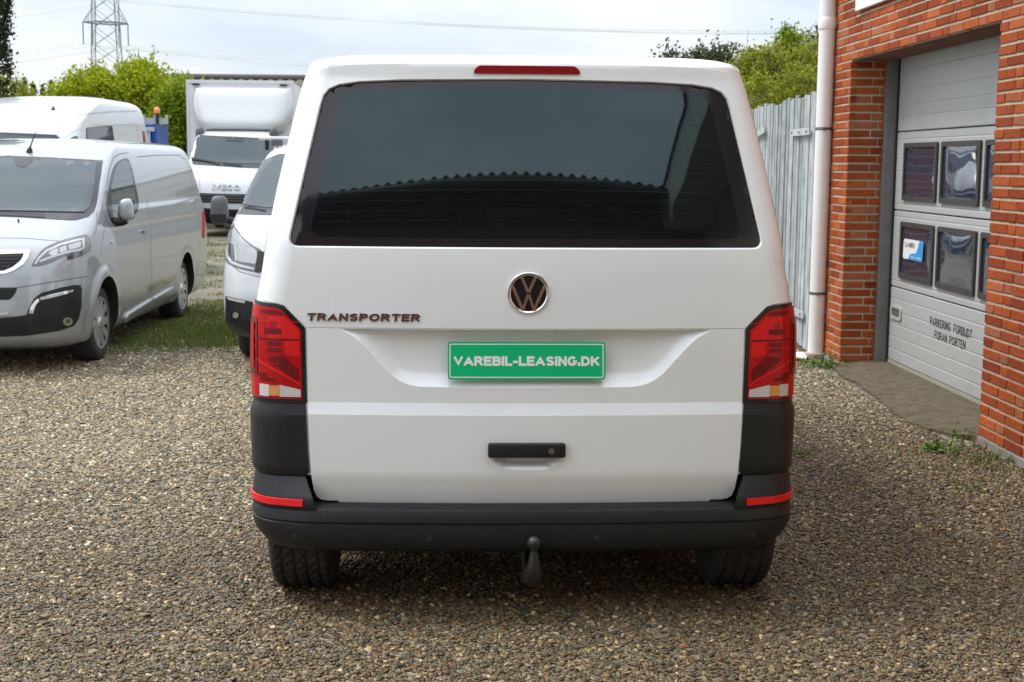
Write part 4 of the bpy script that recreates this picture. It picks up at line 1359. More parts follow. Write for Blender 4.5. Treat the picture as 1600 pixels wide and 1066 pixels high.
# recessed grip
mb = MB()
o_ = rnd([(10.372,.416),(10.118,.416),(10.118,.524),(10.372,.524)], .035); i_ = rnd([(10.340,.437),(10.150,.437),(10.150,.503),(10.340,.503)], .022); n = len(o_)
for q in ([(XD+.002, u, v) for u, v in o_], [(XD-.012, u, v) for u, v in o_], [(XD-.012, u, v) for u, v in i_], [(XD+.02, u, v) for u, v in i_]): mb.v += q
for a in range(3):
    for c in range(n): mb.f.append((a*n+c, a*n+(c+1) % n, (a+1)*n+(c+1) % n, (a+1)*n+c))
grip = recalc(mb.build('door_grip', mat('grip_plastic', (.42,.41,.38), .5), secs[0], True, 30))
build('grip_well', [(XD-.003, u, v) for u, v in i_], [tuple(range(n))], mat('grip_dark', (.10,.10,.095), .7), secs[0])
def fl(yc, zc): return lambda u, v, d: (XD-.0015-d, yc-u, zc+v)
for wd_, yc_, zc_, w_, h_ in (('PARKERING', 9.294, .497, .408, .060), ('FORBUDT', 8.864, .497, .335, .060), ('FORAN', 9.270, .410, .245, .058), ('PORTEN', 8.950, .410, .298, .058)):
    sans('door_word', wd_, BLACKM, secs[0], fl(yc_, zc_), w_, h_, t=.13, gap=.22, depth=.0009)
# interior darkness, eaves and roof
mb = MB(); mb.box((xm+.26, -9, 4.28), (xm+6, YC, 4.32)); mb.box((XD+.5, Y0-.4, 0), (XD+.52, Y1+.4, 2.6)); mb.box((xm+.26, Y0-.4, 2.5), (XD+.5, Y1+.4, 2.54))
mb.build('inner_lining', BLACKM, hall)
mb = MB(); mb.box((WX-.52, -9.2, 4.30), (xm+6, YC+.3, 4.34)); mb.box((WX-.55, -9.2, 4.28), (WX-.52, YC+.3, 4.66))
mb.build('roof_fascia', mat('fascia_board', (.74,.75,.75), .6, noise=(4,.5,(.42,.43,.42))), hall)
mb = MB(); mb.add([(WX-.58,-9.2,4.665),(WX-.58,YC+.3,4.665),(WX+7,YC+.3,6.0),(WX+7,-9.2,6.0)], [(0,3,2,1)]); mb.build('roof', mat('roof_sheet', (.12,.12,.12), .8), hall)
# sign board above the door
p = at_x(1337, 18, WX-.03)
mb = MB(); mb.box((WX-.035, 7.2, p[2]), (WX-.004, p[1], p[2]+.62), .003)
tag(mb.build('sign_board', mat('sign_white', (.78,.79,.80), .35), None), 'plain white sign board fixed high on the brick wall above the door', 'sign')
# downpipe with brackets
PIPEW = mat('pipe_white', (0.82, 0.81, 0.79), 0.35, noise=(3, .5, (.74,.72,.68)))
px_, py_ = WX-.062, 10.995
mb = MB(); mb.tube([(px_,py_,.02),(px_,py_,1.2),(px_,py_,2.86),(px_,py_,4.3)], .066, 24)
pipe = mb.build('downpipe', PIPEW, hall, True, 50)
for zc in (.55, 1.895, 3.3):
    mb = MB(); mb.lathe([(.066,-.012),(.069,-.010),(.069,.010),(.066,.012)], 24, (px_,py_,zc), (1,0,0), (0,1,0), (0,0,1))
    mb.box((px_+.05, py_-.085, zc-.008), (WX+.01, py_-.072, zc+.008)); mb.box((px_-.03, py_-.082, zc-.010), (px_+.0, py_-.066, zc+.010))
    mb.build('pipe_bracket', STEEL, pipe, True, 30)
mb = MB(); mb.lathe([(.066,-.03),(.074,-.028),(.076,.0),(.076,.05),(.070,.06),(.066,.06)], 24, (px_,py_,2.72), (1,0,0), (0,1,0), (0,0,1)); mb.build('pipe_socket', PIPEW, pipe, True, 40)
mb = MB(); mb.lathe([(.08,-.05),(.092,.0),(.092,.05),(.08,.055),(.066,.055)], 24, (px_,py_,.0), (1,0,0), (0,1,0), (0,0,1)); mb.build('drain_collar', mat('drain_clay', (.42,.33,.26), .8, noise=(9,.5,(.3,.24,.18))), pipe, True, 40)

# concrete strip in front of the door
APR = mat('worn_concrete', (0.135, 0.105, 0.066), 0.95, noise=(16, 1.0, (0.065, 0.053, 0.030)), bump=(60, 1.0, .014))
ap = [(3.05,10.60),(2.945,10.35),(2.90,9.95),(2.92,9.55),(2.87,9.05),(2.83,8.55),(2.80,8.20),(2.86,7.95),(2.95,7.72),(3.04,7.55),(3.44,7.55),(3.44,10.60)]
apd = []
for i in range(len(ap)):
    a = np.array(ap[i]); b = np.array(ap[(i+1) % len(ap)])
    k = max(1, int(np.linalg.norm(b-a)/.06))
    for j in range(k):
        q = a+(b-a)*j/k
        if q[0] < 3.0: q = q+rng.normal(0, .012, 2)
        apd.append(tuple(q))
v, f = cdt(apd, .06, edge_res=.1)
hgt = lambda x, y: .012+.050*min(1, max(0, (x-2.80)/.45))+random.uniform(-.002, .002)
P = np.array([(x, y, hgt(x, y)) for x, y in v]); a, b, c = f[0]
if np.cross(P[b]-P[a], P[c]-P[a])[2] < 0: f = [t[::-1] for t in f]
V, F = skirt(P, np.tile((0,0,1.0), (len(P),1)), f, 0.0, .07)
build('concrete_apron', V, F, APR, None, True, 40, kind='structure')

# ------------------------------------------------------------------ weathered plank gate beside the corner
PLANK = ramp_mat('weathered_plank', [(0, (.33,.36,.37)), (.5, (.42,.46,.48)), (1, (.50,.54,.56))], rough=.85, src='object', fine=(7, .70, 1.12))
def plank_grain(m):
    n = m.node_tree; b = n.nodes['Principled BSDF']
    t = n.nodes.new('ShaderNodeTexCoord'); mp = n.nodes.new('ShaderNodeMapping'); mp.inputs['Scale'].default_value = (30, 30, 1.2)
    n.links.new(t.outputs['Object'], mp.inputs['Vector'])
    z = n.nodes.new('ShaderNodeTexNoise'); z.inputs['Scale'].default_value = 1.6; z.inputs['Detail'].default_value = 6
    n.links.new(mp.outputs[0], z.inputs['Vector'])
    r = n.nodes.new('ShaderNodeMapRange'); r.inputs['From Min'].default_value = .50; r.inputs['From Max'].default_value = .68; r.inputs['To Min'].default_value = 0; r.inputs['To Max'].default_value = .75
    n.links.new(z.outputs['Fac'], r.inputs['Value'])
    x = n.nodes.new('ShaderNodeMix'); x.data_type = 'RGBA'; x.inputs['B'].default_value = (.13,.125,.085,1)
    src = b.inputs['Base Color'].links[0].from_socket
    n.links.new(r.outputs['Result'], x.inputs['Factor']); n.links.new(src, x.inputs['A']); n.links.new(x.outputs['Result'], b.inputs['Base Color'])
plank_grain(PLANK)
STRAP = mat('painted_strap', (.50,.53,.53), .6, noise=(14,.6,(.3,.3,.28)))
def gate_leaf(label, ya, yb, npl, xa, xb, htop, strap_y, tilt):
    t = thing('plank_gate', label, 'gate', ((xa+xb)/2, (ya+yb)/2, 0), 'leaves of the plank gate')
    w = (yb-ya)/npl
    for k in range(npl):
        q = (k+.5)/npl; y = ya+w*(k+.5); x = xa+(xb-xa)*q
        me = MB(); h = htop+.012*math.sin(k*2.3)+random.uniform(-.022, .022)
        dx = random.uniform(-.006, .006)
        me.box((x+dx-.011, y-w*random.uniform(.34,.44), .04+random.uniform(0,.03)), (x+dx+.011, y+w*random.uniform(.36,.45), h), .003)
        me.build('plank', PLANK, t)
    for z in (.32, 1.86):
        me = MB(); me.obox(((xa+xb)/2+.05, (ya+yb)/2, z), (.02, 0, 0), (0, (yb-ya)/2, 0), (0, 0, .05)); me.build('rail', PLANK, t)
    for z in (.34, 1.88):
        me = MB(); me.obox((strap_y[2]-.03, (strap_y[0]+strap_y[1])/2, z), (.006, 0, 0), ((0), (strap_y[1]-strap_y[0])/2, tilt), (0, 0, .030)); me.build('hinge_strap', STRAP, t)
        for yy in np.linspace(strap_y[0]+.08, strap_y[1]-.08, 3):
            me = MB(); me.lathe([(.012,0),(.011,.006),(.0001,.008)], 10, (strap_y[2]-.037, yy, z), (0,1,0), (0,0,1), (-1,0,0)); me.build('bolt', STEEL, t)
    return t
gate_leaf('weathered pale grey plank gate leaf hinged beside the white downpipe', 11.12, 12.35, 12, 2.945, 2.945, 2.18, (11.2, 11.85, 2.935), 0.0)
gate_leaf('weathered plank gate leaf showing between the white van roof and the nearer leaf', 12.38, 14.8, 24, 2.95, 2.97, 2.16, (12.9, 13.8, 2.94), -.055)
mb = MB()
mb.add(*(lambda n: ([(2.80+.11*(1+.3*math.sin(3*t))*math.cos(t), 10.98+.16*math.sin(t), .03+.012*math.sin(2*t)) for t in np.linspace(0, 2*math.pi, n, endpoint=False)]+[(2.80, 10.98, .055)], [(k, (k+1) % n, n) for k in range(n)]))(18))
tag(build('scrap_lid', mb.v+[(x, y, z-.012) for x, y, z in mb.v], mb.f+[tuple(i+19 for i in f[::-1]) for f in mb.f], mat('scrap_white', (.72,.72,.70), .5), None, True), 'small crumpled white lid lying at the foot of the gate', 'scrap')

# ------------------------------------------------------------------ workshop behind the viewpoint (seen mirrored in the rear window)
def brick_wall_mat():
    m = bpy.data.materials.new('brickwork'); m.use_nodes = True
    n = m.node_tree; b = n.nodes['Principled BSDF']; b.inputs['Roughness'].default_value = .9
    t = n.nodes.new('ShaderNodeTexCoord'); mp = n.nodes.new('ShaderNodeMapping'); mp.inputs['Rotation'].default_value = (math.pi/2, 0, 0)
    n.links.new(t.outputs['Object'], mp.inputs['Vector'])
    k = n.nodes.new('ShaderNodeTexBrick'); k.inputs['Scale'].default_value = 1.0; k.inputs['Brick Width'].default_value = .24; k.inputs['Row Height'].default_value = .0667; k.inputs['Mortar Size'].default_value = .006
    k.inputs['Color1'].default_value = (.15,.055,.035,1); k.inputs['Color2'].default_value = (.20,.075,.045,1); k.inputs['Mortar'].default_value = (.26,.23,.19,1)
    n.links.new(mp.outputs[0], k.inputs['Vector']); n.links.new(k.outputs['Color'], b.inputs['Base Color'])
    return m
YB = -1.25
back = thing('brick_workshop', 'red brick workshop with a corrugated roof behind the viewpoint', 'building', (0, YB-3, 0))
mb = MB(); mb.box((-2.75, YB-.3, 0), (WX-.02, YB, 4.75)); mb.build('wall', brick_wall_mat(), back)
mb = MB(); mb.tube([(-3.15, YB+.42, 4.508), (WX-.45, YB+.42, 4.508)], .075, 14); mb.build('gutter', mat('gutter_zinc', (.10,.10,.10), .5, metal=.4), back, True)
mb = MB(); nc_ = 37*8
for k in range(nc_+1):
    x = -3.2+(WX+3.2-.47)*k/nc_; zc = .022*math.cos(k*math.pi/4)
    mb.v += [(x, YB+.47, 4.575+zc), (x, YB-5, 6.9+zc)]
for k in range(nc_): mb.f.append((2*k, 2*k+2, 2*k+3, 2*k+1))
mb.build('roof', mat('fibre_cement', (.16,.155,.15), .9, noise=(2,.7,(.09,.10,.06))), back, True)

# ------------------------------------------------------------------ silver van on the left, nose towards the camera
SILW = mat('door_glass', (0.05, 0.07, 0.075), 0.03, ior=1.9)
HEADD = mat('headlamp_inside', (0.10, 0.10, 0.105), 0.18, metal=0.6, coat=1.0)
HEADC = mat('headlamp_bright', (0.36, 0.36, 0.36), 0.16, metal=0.7, coat=1.0)
DRL = mat('daylight_strip', (0.46, 0.47, 0.48), 0.2, coat=1.0)
pg = thing('panel_van', 'silver grey panel van at the left edge, nose forward, short aerial on its roof', 'van', (-3.80, 12.4, 0))
prow = [ # z, w, y_near, y_far, r_near, r_far, bow_near, bow_far
 (0.17,.80,.30,4.9,.30,.1,.12,.02), (0.22,.88,.12,4.98,.30,.1,.14,.02), (0.30,.915,.03,5.02,.30,.1,.16,.02), (0.45,.935,.0,5.05,.30,.1,.17,.03), (0.60,.945,.01,5.06,.30,.1,.17,.03),
 (0.74,.948,.035,5.06,.30,.1,.17,.03), (0.86,.947,.07,5.06,.30,.1,.17,.03), (0.95,.942,.13,5.05,.30,.1,.17,.03), (1.01,.936,.24,5.04,.30,.1,.17,.03), (1.08,.928,.42,5.03,.28,.1,.16,.03),
 (1.14,.918,.58,5.02,.24,.1,.15,.03), (1.19,.908,.70,5.0,.20,.1,.15,.03), (1.23,.898,.80,4.99,.16,.1,.15,.03), (1.40,.862,1.10,4.95,.12,.1,.14,.03), (1.56,.822,1.42,4.91,.11,.1,.13,.03),
 (1.66,.790,1.66,4.87,.11,.1,.13,.03), (1.705,.764,1.82,4.84,.12,.1,.13,.03), (1.745,.700,2.06,4.80,.14,.1,.12,.03), (1.775,.56,2.35,4.74,.14,.1,.10,.03), (1.792,.34,2.7,4.65,.1,.1,.06,.02), (1.798,.05,3.1,4.5,.02,.02,0,0)]
PWR = .305; PFY, PRY = .95, 3.90
def soft(v, a, b, e): return sstep((v-a)/e)*sstep((b-v)/e)
def pg_press(p):
    x, y, z = p
    if abs(x) < .6 or z > 1.5 or z < .2: return p
    d = 0.0
    d -= .009*soft(y, 2.20, 4.60, .22)*soft(z, .40, 1.0, .10)          # big side pressing
    d -= .007*soft(y, 1.30, 4.60, .16)*soft(z, 1.02, 1.22, .05)        # groove under the waistline
    for c in (PFY, PRY):                                               # flared arches
        r = math.hypot(y-c, z-PWR)
        d += .020*soft(r, .20, .475, .06)
    return (x+math.copysign(d, x), y, z)
PB = Body(prow, (-3.80, 9.93, 0), math.radians(-1.0), sub=7, na=16, nc=10, ns=110, press=pg_press)
PB.mesh('body', SILVER, pg, arches=[(y, PWR+.015, PWR+.055, s*.62, s*1.2) for s in (-1, 1) for y in (PFY, PRY)], sharp=32)
for sx in (-1, 1):
    wheel(PB, pg, sx*.80, PFY, PWR, .20, sx, .205, 10)
    wheel(PB, pg, sx*.80, PRY, PWR, .20, sx, .205, 10)
front_patch('windscreen', PB, [(-22,243),(20,244),(80,246.5),(161,251),(158.5,270),(154,300),(151,318),(147,331),(138,339),(120,344),(108,344.5),(70,342),(30,339.5),(-22,337)], BANDW, pg, off=.003, back=.003, res=.035)
front_patch('windscreen_glass', PB, [(-22,247.5),(30,248.5),(80,250),(151,255.5),(148,285),(143.5,310),(139,325),(131,332.5),(70,331.5),(-22,329)], GLASSW, pg, off=.010, back=.002, res=.035)
decal('mirror_sensor', PB, smooth_poly([(24,247),(52,248),(48,256),(40,262.5),(28,262),(23.5,256)], 3), BANDW, pg, off=.0125, back=.001, res=4)
ribbon('wiper', PB, [(-10,334),(20,335.5),(70,338.5)], BLACKM, pg, wid=.022, off=.016)
decal('side_window', PB, smooth_poly([(166.8,313.8),(169.5,293),(174.2,270.6),(180,256.5),(187,250.5),(198.4,247.6),(205,259.4),(210.6,283.8),(216,310),(216.3,325),(212.2,333.5),(196,343),(179.4,351.3),(171.9,342),(167.2,327)], 3), BLACKG, pg, off=.002, back=.002, res=5, mirror=True)
decal('window_glass', PB, smooth_poly([(173,300),(174.5,285),(178,270),(182.5,258.5),(189,253.3),(197,251.5),(202.5,262),(207,284),(211.2,310),(211.2,322),(208,330),(193,338),(180,344),(175,330)], 3), SILW, pg, off=.004, back=.0015, res=5, mirror=True)
# headlamp: dark housing, bright signature, reflectors
hl = smooth_poly([(49.6,415.8),(56,404.5),(69,388.8),(95,377),(120.8,370),(134.8,367.3),(140.8,375.9),(141,388.8),(138,394.5),(120.8,402.8),(106,406),(103,399.8),(80,410.4),(64.7,414.7)], 3)
L_ = decal('headlamp', PB, hl, HEADD, pg, off=.006, back=.006, res=4, mirror=True)
for lp, mir in ((L_[0], False),):
    decal('lamp_signature', PB, [(53.5,413.5),(60,402.5),(72,391),(96,381),(121,374.5),(131,372.5),(131.5,387),(126,392),(103.5,396.5),(80,404),(62,410.5),(62,407.5),(80,400.5),(103,393),(124,389),(128,385.5),(127.5,376),(121,377.8),(97,384),(74,394),(63,404),(57.5,413)], DRL, lp, off=.0085, back=.001, res=4)
    decal('lamp_reflector', PB, rnd([(92,388),(103,384),(104,392),(93,396)], 2), HEADC, lp, off=.008, back=.001, res=4)
    decal('lamp_reflector', PB, rnd([(106,383.5),(126,378.5),(124.5,387),(107,391.5)], 2), HEADC, lp, off=.008, back=.001, res=4)
    decal('lamp_reflector', PB, smooth_poly([(76,396),(84,390),(90,389.5),(90,396),(82,400)], 3), HEADC, lp, off=.008, back=.001, res=4)
front_patch('grille', PB, [(-22,391.6),(0,391.4),(46.4,391),(45.8,398),(44.2,403),(36.7,413.6),(21.6,423.3),(8.6,428),(-22,429.5)], CHROME, pg, off=.010, back=.006, res=.03)
front_patch('grille_mesh', PB, [(-22,398.2),(0,398),(37.5,397),(36,402),(32,408),(20,417.5),(6,423.5),(-22,425)], BLACKM, pg, off=.0125, back=.002, res=.03)
for k in range(4):
    ribbon('grille_bar', PB, [(0,402+5*k),(34-6*k,401.5+5*k)], BLACKG, pg, wid=.010, off=.020)
front_patch('upper_intake', PB, [(-22,450.6),(0,450),(27,449.8),(24,458),(19,465),(14,468.6),(-22,469)], BLACKM, pg, off=.004, back=.003, res=.03)
for k in range(3): ribbon('intake_slat', PB, [(0,454+5*k),(22-2*k,454+5*k)], BLACKP, pg, wid=.009, off=.012)
front_patch('lower_intake', PB, [(-22,497.5),(0,497),(41,492.6),(46.5,479.4),(54,466.5),(64.7,457.9),(95,449.3),(117,445.2),(123.5,446),(126.2,452),(125.3,479.4),(121.3,498),(114.3,508.5),(92.8,516),(43,523.8),(0,525.3),(-22,526)], BLACKP, pg, off=.012, back=.012, res=.022)
decal('fog_trim', PB, [(45.3,490),(48.5,479),(56,469.7),(62.6,464.4),(84,459),(112,452.2),(112,456),(99,460.2),(64.7,469.3),(58.5,474),(54.5,482),(52.8,490)], CHROME, pg, off=.017, back=.004, res=4, mirror=True)
decal('daylight_lamp', PB, [(62.6,465),(84,459.7),(99,456.2),(99,460.2),(64.7,469)], DRL, pg, off=.020, back=.002, res=4, mirror=True)
for k in range(6):
    ribbon('intake_slat', PB, [(56-1.2*k,478+6.6*k),(90-2.2*k,470.5+6.6*k)], BLACKP, pg, wid=.010, off=.019)
    if k < 4: ribbon('intake_slat', PB, [(96,468+7*k),(119,462+7*k)], BLACKP, pg, wid=.008, off=.018)
for k in range(4): ribbon('intake_slat', PB, [(0,502+6*k),(40,500.5+6*k)], BLACKP, pg, wid=.010, off=.018)
F_ = decal('fog_lamp', PB, [(104+7*math.cos(t), 502+6.2*math.sin(t)) for t in np.linspace(0, 6.28, 20, endpoint=False)], HEADC, pg, off=.019, back=.008, res=4, mirror=True)
decal('fog_lens', PB, [(104+4*math.cos(t), 501+3.5*math.sin(t)) for t in np.linspace(0, 6.28, 16, endpoint=False)], HEADD, F_[0], off=.021, back=.002, res=4)
decal('light_bar', PB, rnd([(-8,488.5),(13,487.4),(14.5,490),(12,492.2),(-8,493)], 2), DRL, pg, off=.016, back=.010, res=4)
# shut lines, mouldings, handle
LINE = mat('shut_line', (.10,.105,.11), .8)
def sl(pts, w=.006, m=LINE): ribbon('shut_line', PB, pts, m, pg, wid=w, off=.0012, mirror=True)
sl([(-20,450.5),(0,450),(28,449.7),(75.5,441.7),(110,436),(138,431.5)])
sl([(-20,372),(0,372),(40,372.5),(80,376),(95,377.2)], .005)
sl([(150.5,330),(152,345),(150,360),(146,368)], .004)
sl([(166,335),(165.2,320),(166.5,295),(171,264),(177.5,246.5),(187,240.8),(201,238.6)])
sl([(228.3,305),(231.5,330),(236.2,355),(236.7,380),(237,440),(238,466)])
sl([(214,245.5),(245,242.8),(280,242.5),(290,250),(297.6,268.8),(302,302.5)], .007)
sl([(165.5,336),(164,355),(161,372),(158,395)], .004)
RAIL = mat('rail_shadow', (.26,.27,.28), .5, metal=.4)
ribbon('slide_rail', PB, [(237.5,331.6),(262,324),(302,310)], RAIL, pg, wid=.022, off=.004, mirror=True)
ribbon('shut_line', PB, [(229,303),(250,298),(285,287),(296,286)], RAIL, pg, wid=.004, off=.0015, mirror=True)
decal('side_moulding', PB, rnd([(191.6,503.8),(197,491),(237.5,466),(238.5,470.5)], 1.5), SILVER, pg, off=.022, back=.004, res=5, mirror=True)
decal('side_moulding', PB, rnd([(239.5,470),(239.5,465.5),(270,448),(273.5,449),(274,455)], 1.5), SILVER, pg, off=.022, back=.004, res=5, mirror=True)
ribbon('sill_strip', PB, [(182,513),(215,495),(250,475),(280,458)], GAPL, pg, wid=.015, off=.004)
decal('door_handle', PB, rnd([(220.6,360.5),(231,357),(232.2,359.5),(222,364.2)], 1.2), SILVER, pg, off=.030, back=.0, res=3, mirror=True)
decal('handle_well', PB, smooth_poly([(221,357.5),(226,353),(231,354.5),(230,361),(223,364)], 3), RAIL, pg, off=.002, back=.001, res=3)
decal('side_repeater', PB, [(175.8+2.6*math.cos(t), 378.4+2.8*math.sin(t)) for t in np.linspace(0, 6.28, 14, endpoint=False)], DRL, pg, off=.006, back=.003, res=3, mirror=True)
decal('washer_jet', PB, rnd([(27.3,344.8),(30.5,344.8),(30.3,347.2),(27.5,347.2)], 1), BLACKM, pg, off=.014, back=.002, res=3)
# tail lamp edge, rear hinge
decal('tail_lamp', PB, [(316.2,330),(318.2,332),(319.2,360),(318.6,372),(316.8,371)], REDL, pg, off=.012, back=.006, res=4)
# door mirror: housing, glass frame, foot
mc = PB.cast(176, 336)[0]
def mirror_for(sg):
    l = PB.tl(mc); base = np.array((sg*(l[0]+.02), l[1], l[2]))
    T = lambda q: PB.tw(q)
    mb = MB(); bm = bmesh.new(); bmesh.ops.create_icosphere(bm, subdivisions=3, radius=1)
    c = base+np.array((sg*.085, .02, .045))
    for q in bm.verts:
        x, y, z = q.co
        e = 3.2
        r = (abs(x)**e+abs(y)**e+abs(z)**e)**(1/e); x, y, z = x/r, y/r, z/r
        q.co = Vector(T(c+np.array((x*.062*(1-.10*z), y*.050, z*.088*(1+.12*x*sg)))))
    bm.verts.index_update(); mb.add([q.co[:] for q in bm.verts], [[q.index for q in f.verts] for f in bm.faces]); bm.free()
    o = recalc(mb.build('door_mirror', SILVER, pg, True))
    mb = MB(); mb.obox(T(base+np.array((sg*.085, .062, .045))), (sg*.054, 0, 0), (0, .012, 0), (0, 0, .075), .004); mb.build('mirror_glass', GLASSD, o)
    mb = MB(); mb.tube([T(base+np.array((sg*-.03, .03, -.06))), T(base+np.array((sg*.05, .03, -.055))), T(base+np.array((sg*.09, .03, -.045)))], [.045, .038, .03], 10); mb.build('mirror_foot', BLACKP, o, True, 50)
mirror_for(1); mirror_for(-1)
# aerial
ab = PB.cast(46, 238)[0]
mb = MB(); mb.lathe([(.028,-.01),(.024,.02),(.010,.045),(.0001,.05)], 14, ab, (1,0,0), (0,1,0), (.10,.05,1)); mb.tube([ab+np.array((.004,0,.03)), ab+np.array((.05,.02,.165))], [.007,.004], 8)
mb.build('aerial', BLACKP, pg, True, 40)
mb = MB(); mb.add([PB.tw(p) for p in [(-.75,.3,.2),(.75,.3,.2),(.75,4.8,.2),(-.75,4.8,.2)]], [(0,1,2,3)]); mb.build('underbody', BLACKM, pg)
# steering wheel rim and seats behind the glass are too dark to see

# ------------------------------------------------------------------ white van half hidden behind the rear van's left flank
tf = thing('panel_van', 'white van half hidden behind the rear van, with grey door mirror and roof bar', 'van', (-.97, 12.6, 0))
trow = [
 (0.20,.76,.35,4.6,.30,.1,.10,.02), (0.28,.84,.10,4.7,.30,.1,.13,.02), (0.40,.875,.0,4.75,.28,.1,.15,.02), (0.55,.885,.0,4.75,.28,.1,.16,.02), (0.70,.885,.03,4.75,.28,.1,.16,.02), (0.85,.880,.08,4.74,.28,.1,.17,.02),
 (1.0,.870,.16,4.73,.28,.1,.17,.02), (1.10,.855,.26,4.72,.26,.1,.16,.02), (1.18,.835,.40,4.70,.22,.1,.15,.02), (1.24,.815,.56,4.69,.16,.1,.14,.02), (1.40,.775,.84,4.66,.10,.1,.12,.02), (1.55,.735,1.10,4.62,.10,.1,.11,.02),
 (1.66,.700,1.32,4.59,.10,.1,.10,.02), (1.71,.662,1.46,4.57,.11,.1,.10,.02), (1.745,.60,1.66,4.53,.12,.1,.10,.02), (1.77,.42,2.0,4.45,.1,.1,.06,.02), (1.78,.05,2.5,4.3,.02,.02,0,0)]
TB = Body(trow, (-.965, 10.20, 0), math.radians(-1.0), sub=5, na=16, nc=10, ns=50)
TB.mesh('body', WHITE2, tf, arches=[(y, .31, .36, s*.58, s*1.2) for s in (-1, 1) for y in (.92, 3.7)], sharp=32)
for sx in (-1, 1):
    for y in (.92, 3.7): wheel(TB, tf, sx*.745, y, .295, .20, sx, .20, 8)
decal('windscreen_pillar', TB, [(390.3,241),(394,241.2),(375.5,335.5),(368,334.4)], GREYP, tf, off=.004, back=.003, res=4, mirror=True)
front_patch('windscreen', TB, [(531,240.5),(500,240.5),(437,240.8),(393.7,241.8),(388,268),(381,302),(375.2,335.2),(395,336),(420,336.5),(500,336.5),(531,336.5)][::-1], BANDW, tf, off=.003, back=.003, res=.05)
front_patch('windscreen_glass', TB, [(531,245),(440,245),(402,246.5),(397.5,250),(392,268),(386,294),(382.3,312),(383.2,319),(389,323.5),(420,325.5),(531,326)][::-1], GLASSW, tf, off=.009, back=.001, res=.035)
ribbon('wiper', TB, [(381.7,323.3),(400,325.8),(416,328.5)], BLACKM, tf, wid=.028, off=.020)
hb = smooth_poly([(361.5,344.6),(357,359),(351.8,388.5),(352,403),(358,412),(375,420),(399.8,425.2),(406.5,425.2),(407.8,400),(408,390.8),(395,384),(379.5,370.5),(368.3,354.8)], 3)
TL = decal('headlamp', TB, hb, HEADD, tf, off=.005, back=.005, res=4, mirror=True)
decal('lamp_cover', TB, smooth_poly([(362,348.5),(358.5,361),(355.5,378),(372,384),(398,391),(394,386),(378,372.5),(368,358.5)], 3), mat('headlamp_grey', (.30,.31,.32), .25, metal=.5, coat=1), TL[0], off=.007, back=.001, res=4)
decal('lamp_reflector', TB, smooth_poly([(371,384),(385,386),(401,392),(400,412),(388,411),(371,407)], 3), HEADC, TL[0], off=.0085, back=.001, res=4)
decal('daylight_strip', TB, [(353.6,385),(356.3,385),(357.5,400),(362,407.5),(376,413.5),(397.5,419),(397.5,422.5),(375,417.5),(360,411),(354.6,402)], DRL, TL[0], off=.0095, back=.001, res=3)
decal('lamp_reflector', TB, [(367.2,383),(369.2,383),(370.8,409),(368.6,408)], DRL, TL[0], off=.0095, back=.001, res=3)
decal('front_grille', TB, [(403.5,393),(430,396),(430,426),(399,425.5)], BLACKP, tf, off=.012, back=.004, res=4, mirror=True)
front_patch('grille_panel', TB, [(531,394),(470,393.5),(432,396),(431,425),(470,428),(531,429)], BLACKP, tf, off=.012, back=.006, res=.04)
front_patch('lower_intake', TB, [(531,480),(470,478),(431,476),(431,540),(470,541),(531,541)], BLACKP, tf, off=.008, back=.006, res=.04)
decal('lower_bumper', TB, [(353.6,462.8),(384,469.6),(400,473),(430,474),(430,541),(390,541),(366,535),(353,524),(349.6,512),(353.8,500)], BLACKP, tf, off=.008, back=.006, res=4, mirror=True)
decal('daylight_lamp', TB, rnd([(355.2,463.8),(384.2,470.2),(382.8,474),(359,468.5)], 1), DRL, tf, off=.012, back=.003, res=3, mirror=True)
decal('fog_lamp', TB, [(369+7.2*math.cos(t), 491.5+7*math.sin(t)) for t in np.linspace(0, 6.28, 20, endpoint=False)], BLACKG, tf, off=.014, back=.006, res=3, mirror=True)
decal('fog_lens', TB, [(370+4.6*math.cos(t), 492.5+4.6*math.sin(t)) for t in np.linspace(0, 6.28, 16, endpoint=False)], HEADC, tf, off=.017, back=.003, res=3)
for k in range(3): ribbon('bumper_slat', TB, [(383+k*2,489+7*k),(402,493+7*k)], BLACKG, tf, wid=.012, off=.018)
ribbon('bumper_ledge', TB, [(351,512),(365,522),(385,527),(405,529)], GREYP, tf, wid=.02, off=.016)
ribbon('shut_line', TB, [(364,416.5),(374,424.5),(402,432),(420,435)], GAPL, tf, wid=.006, off=.0015)
ribbon('shut_line', TB, [(370,336),(364,342),(361.5,345)], GAPL, tf, wid=.005, off=.0015)
# wing mirror on its arm
mp_ = at_y(343, 329, 11.0)
mb = MB(); bm = bmesh.new(); bmesh.ops.create_icosphere(bm, subdivisions=3, radius=1)
for q in bm.verts:
    x, y, z = q.co; e = 4.0; r = (abs(x)**e+abs(y)**e+abs(z)**e)**(1/e)
    q.co = Vector(mp_)+Vector((x/r*.070*(1-.06*z), y/r*.055, z/r*.118))
bm.verts.index_update(); mb.add([q.co[:] for q in bm.verts], [[q.index for q in f.verts] for f in bm.faces]); bm.free()
tm = recalc(mb.build('door_mirror', GREYP, tf, True))
mb = MB(); mb.tube([mp_+np.array((.04,.0,-.07)), mp_+np.array((.13,.0,-.09)), mp_+np.array((.22,.02,-.08))], [.03,.03,.035], 10); mb.build('mirror_arm', BLACKP, tm, True, 50)
mb = MB(); q = [mp_+np.array((x,-.056,z)) for x, z in rnd([(-.062,-.10),(.060,-.10),(.060,-.028),(-.062,-.028)], .015)]; mb.add(q, [tuple(range(len(q)))]); mb.build('mirror_lower_cap', BLACKP, tm)
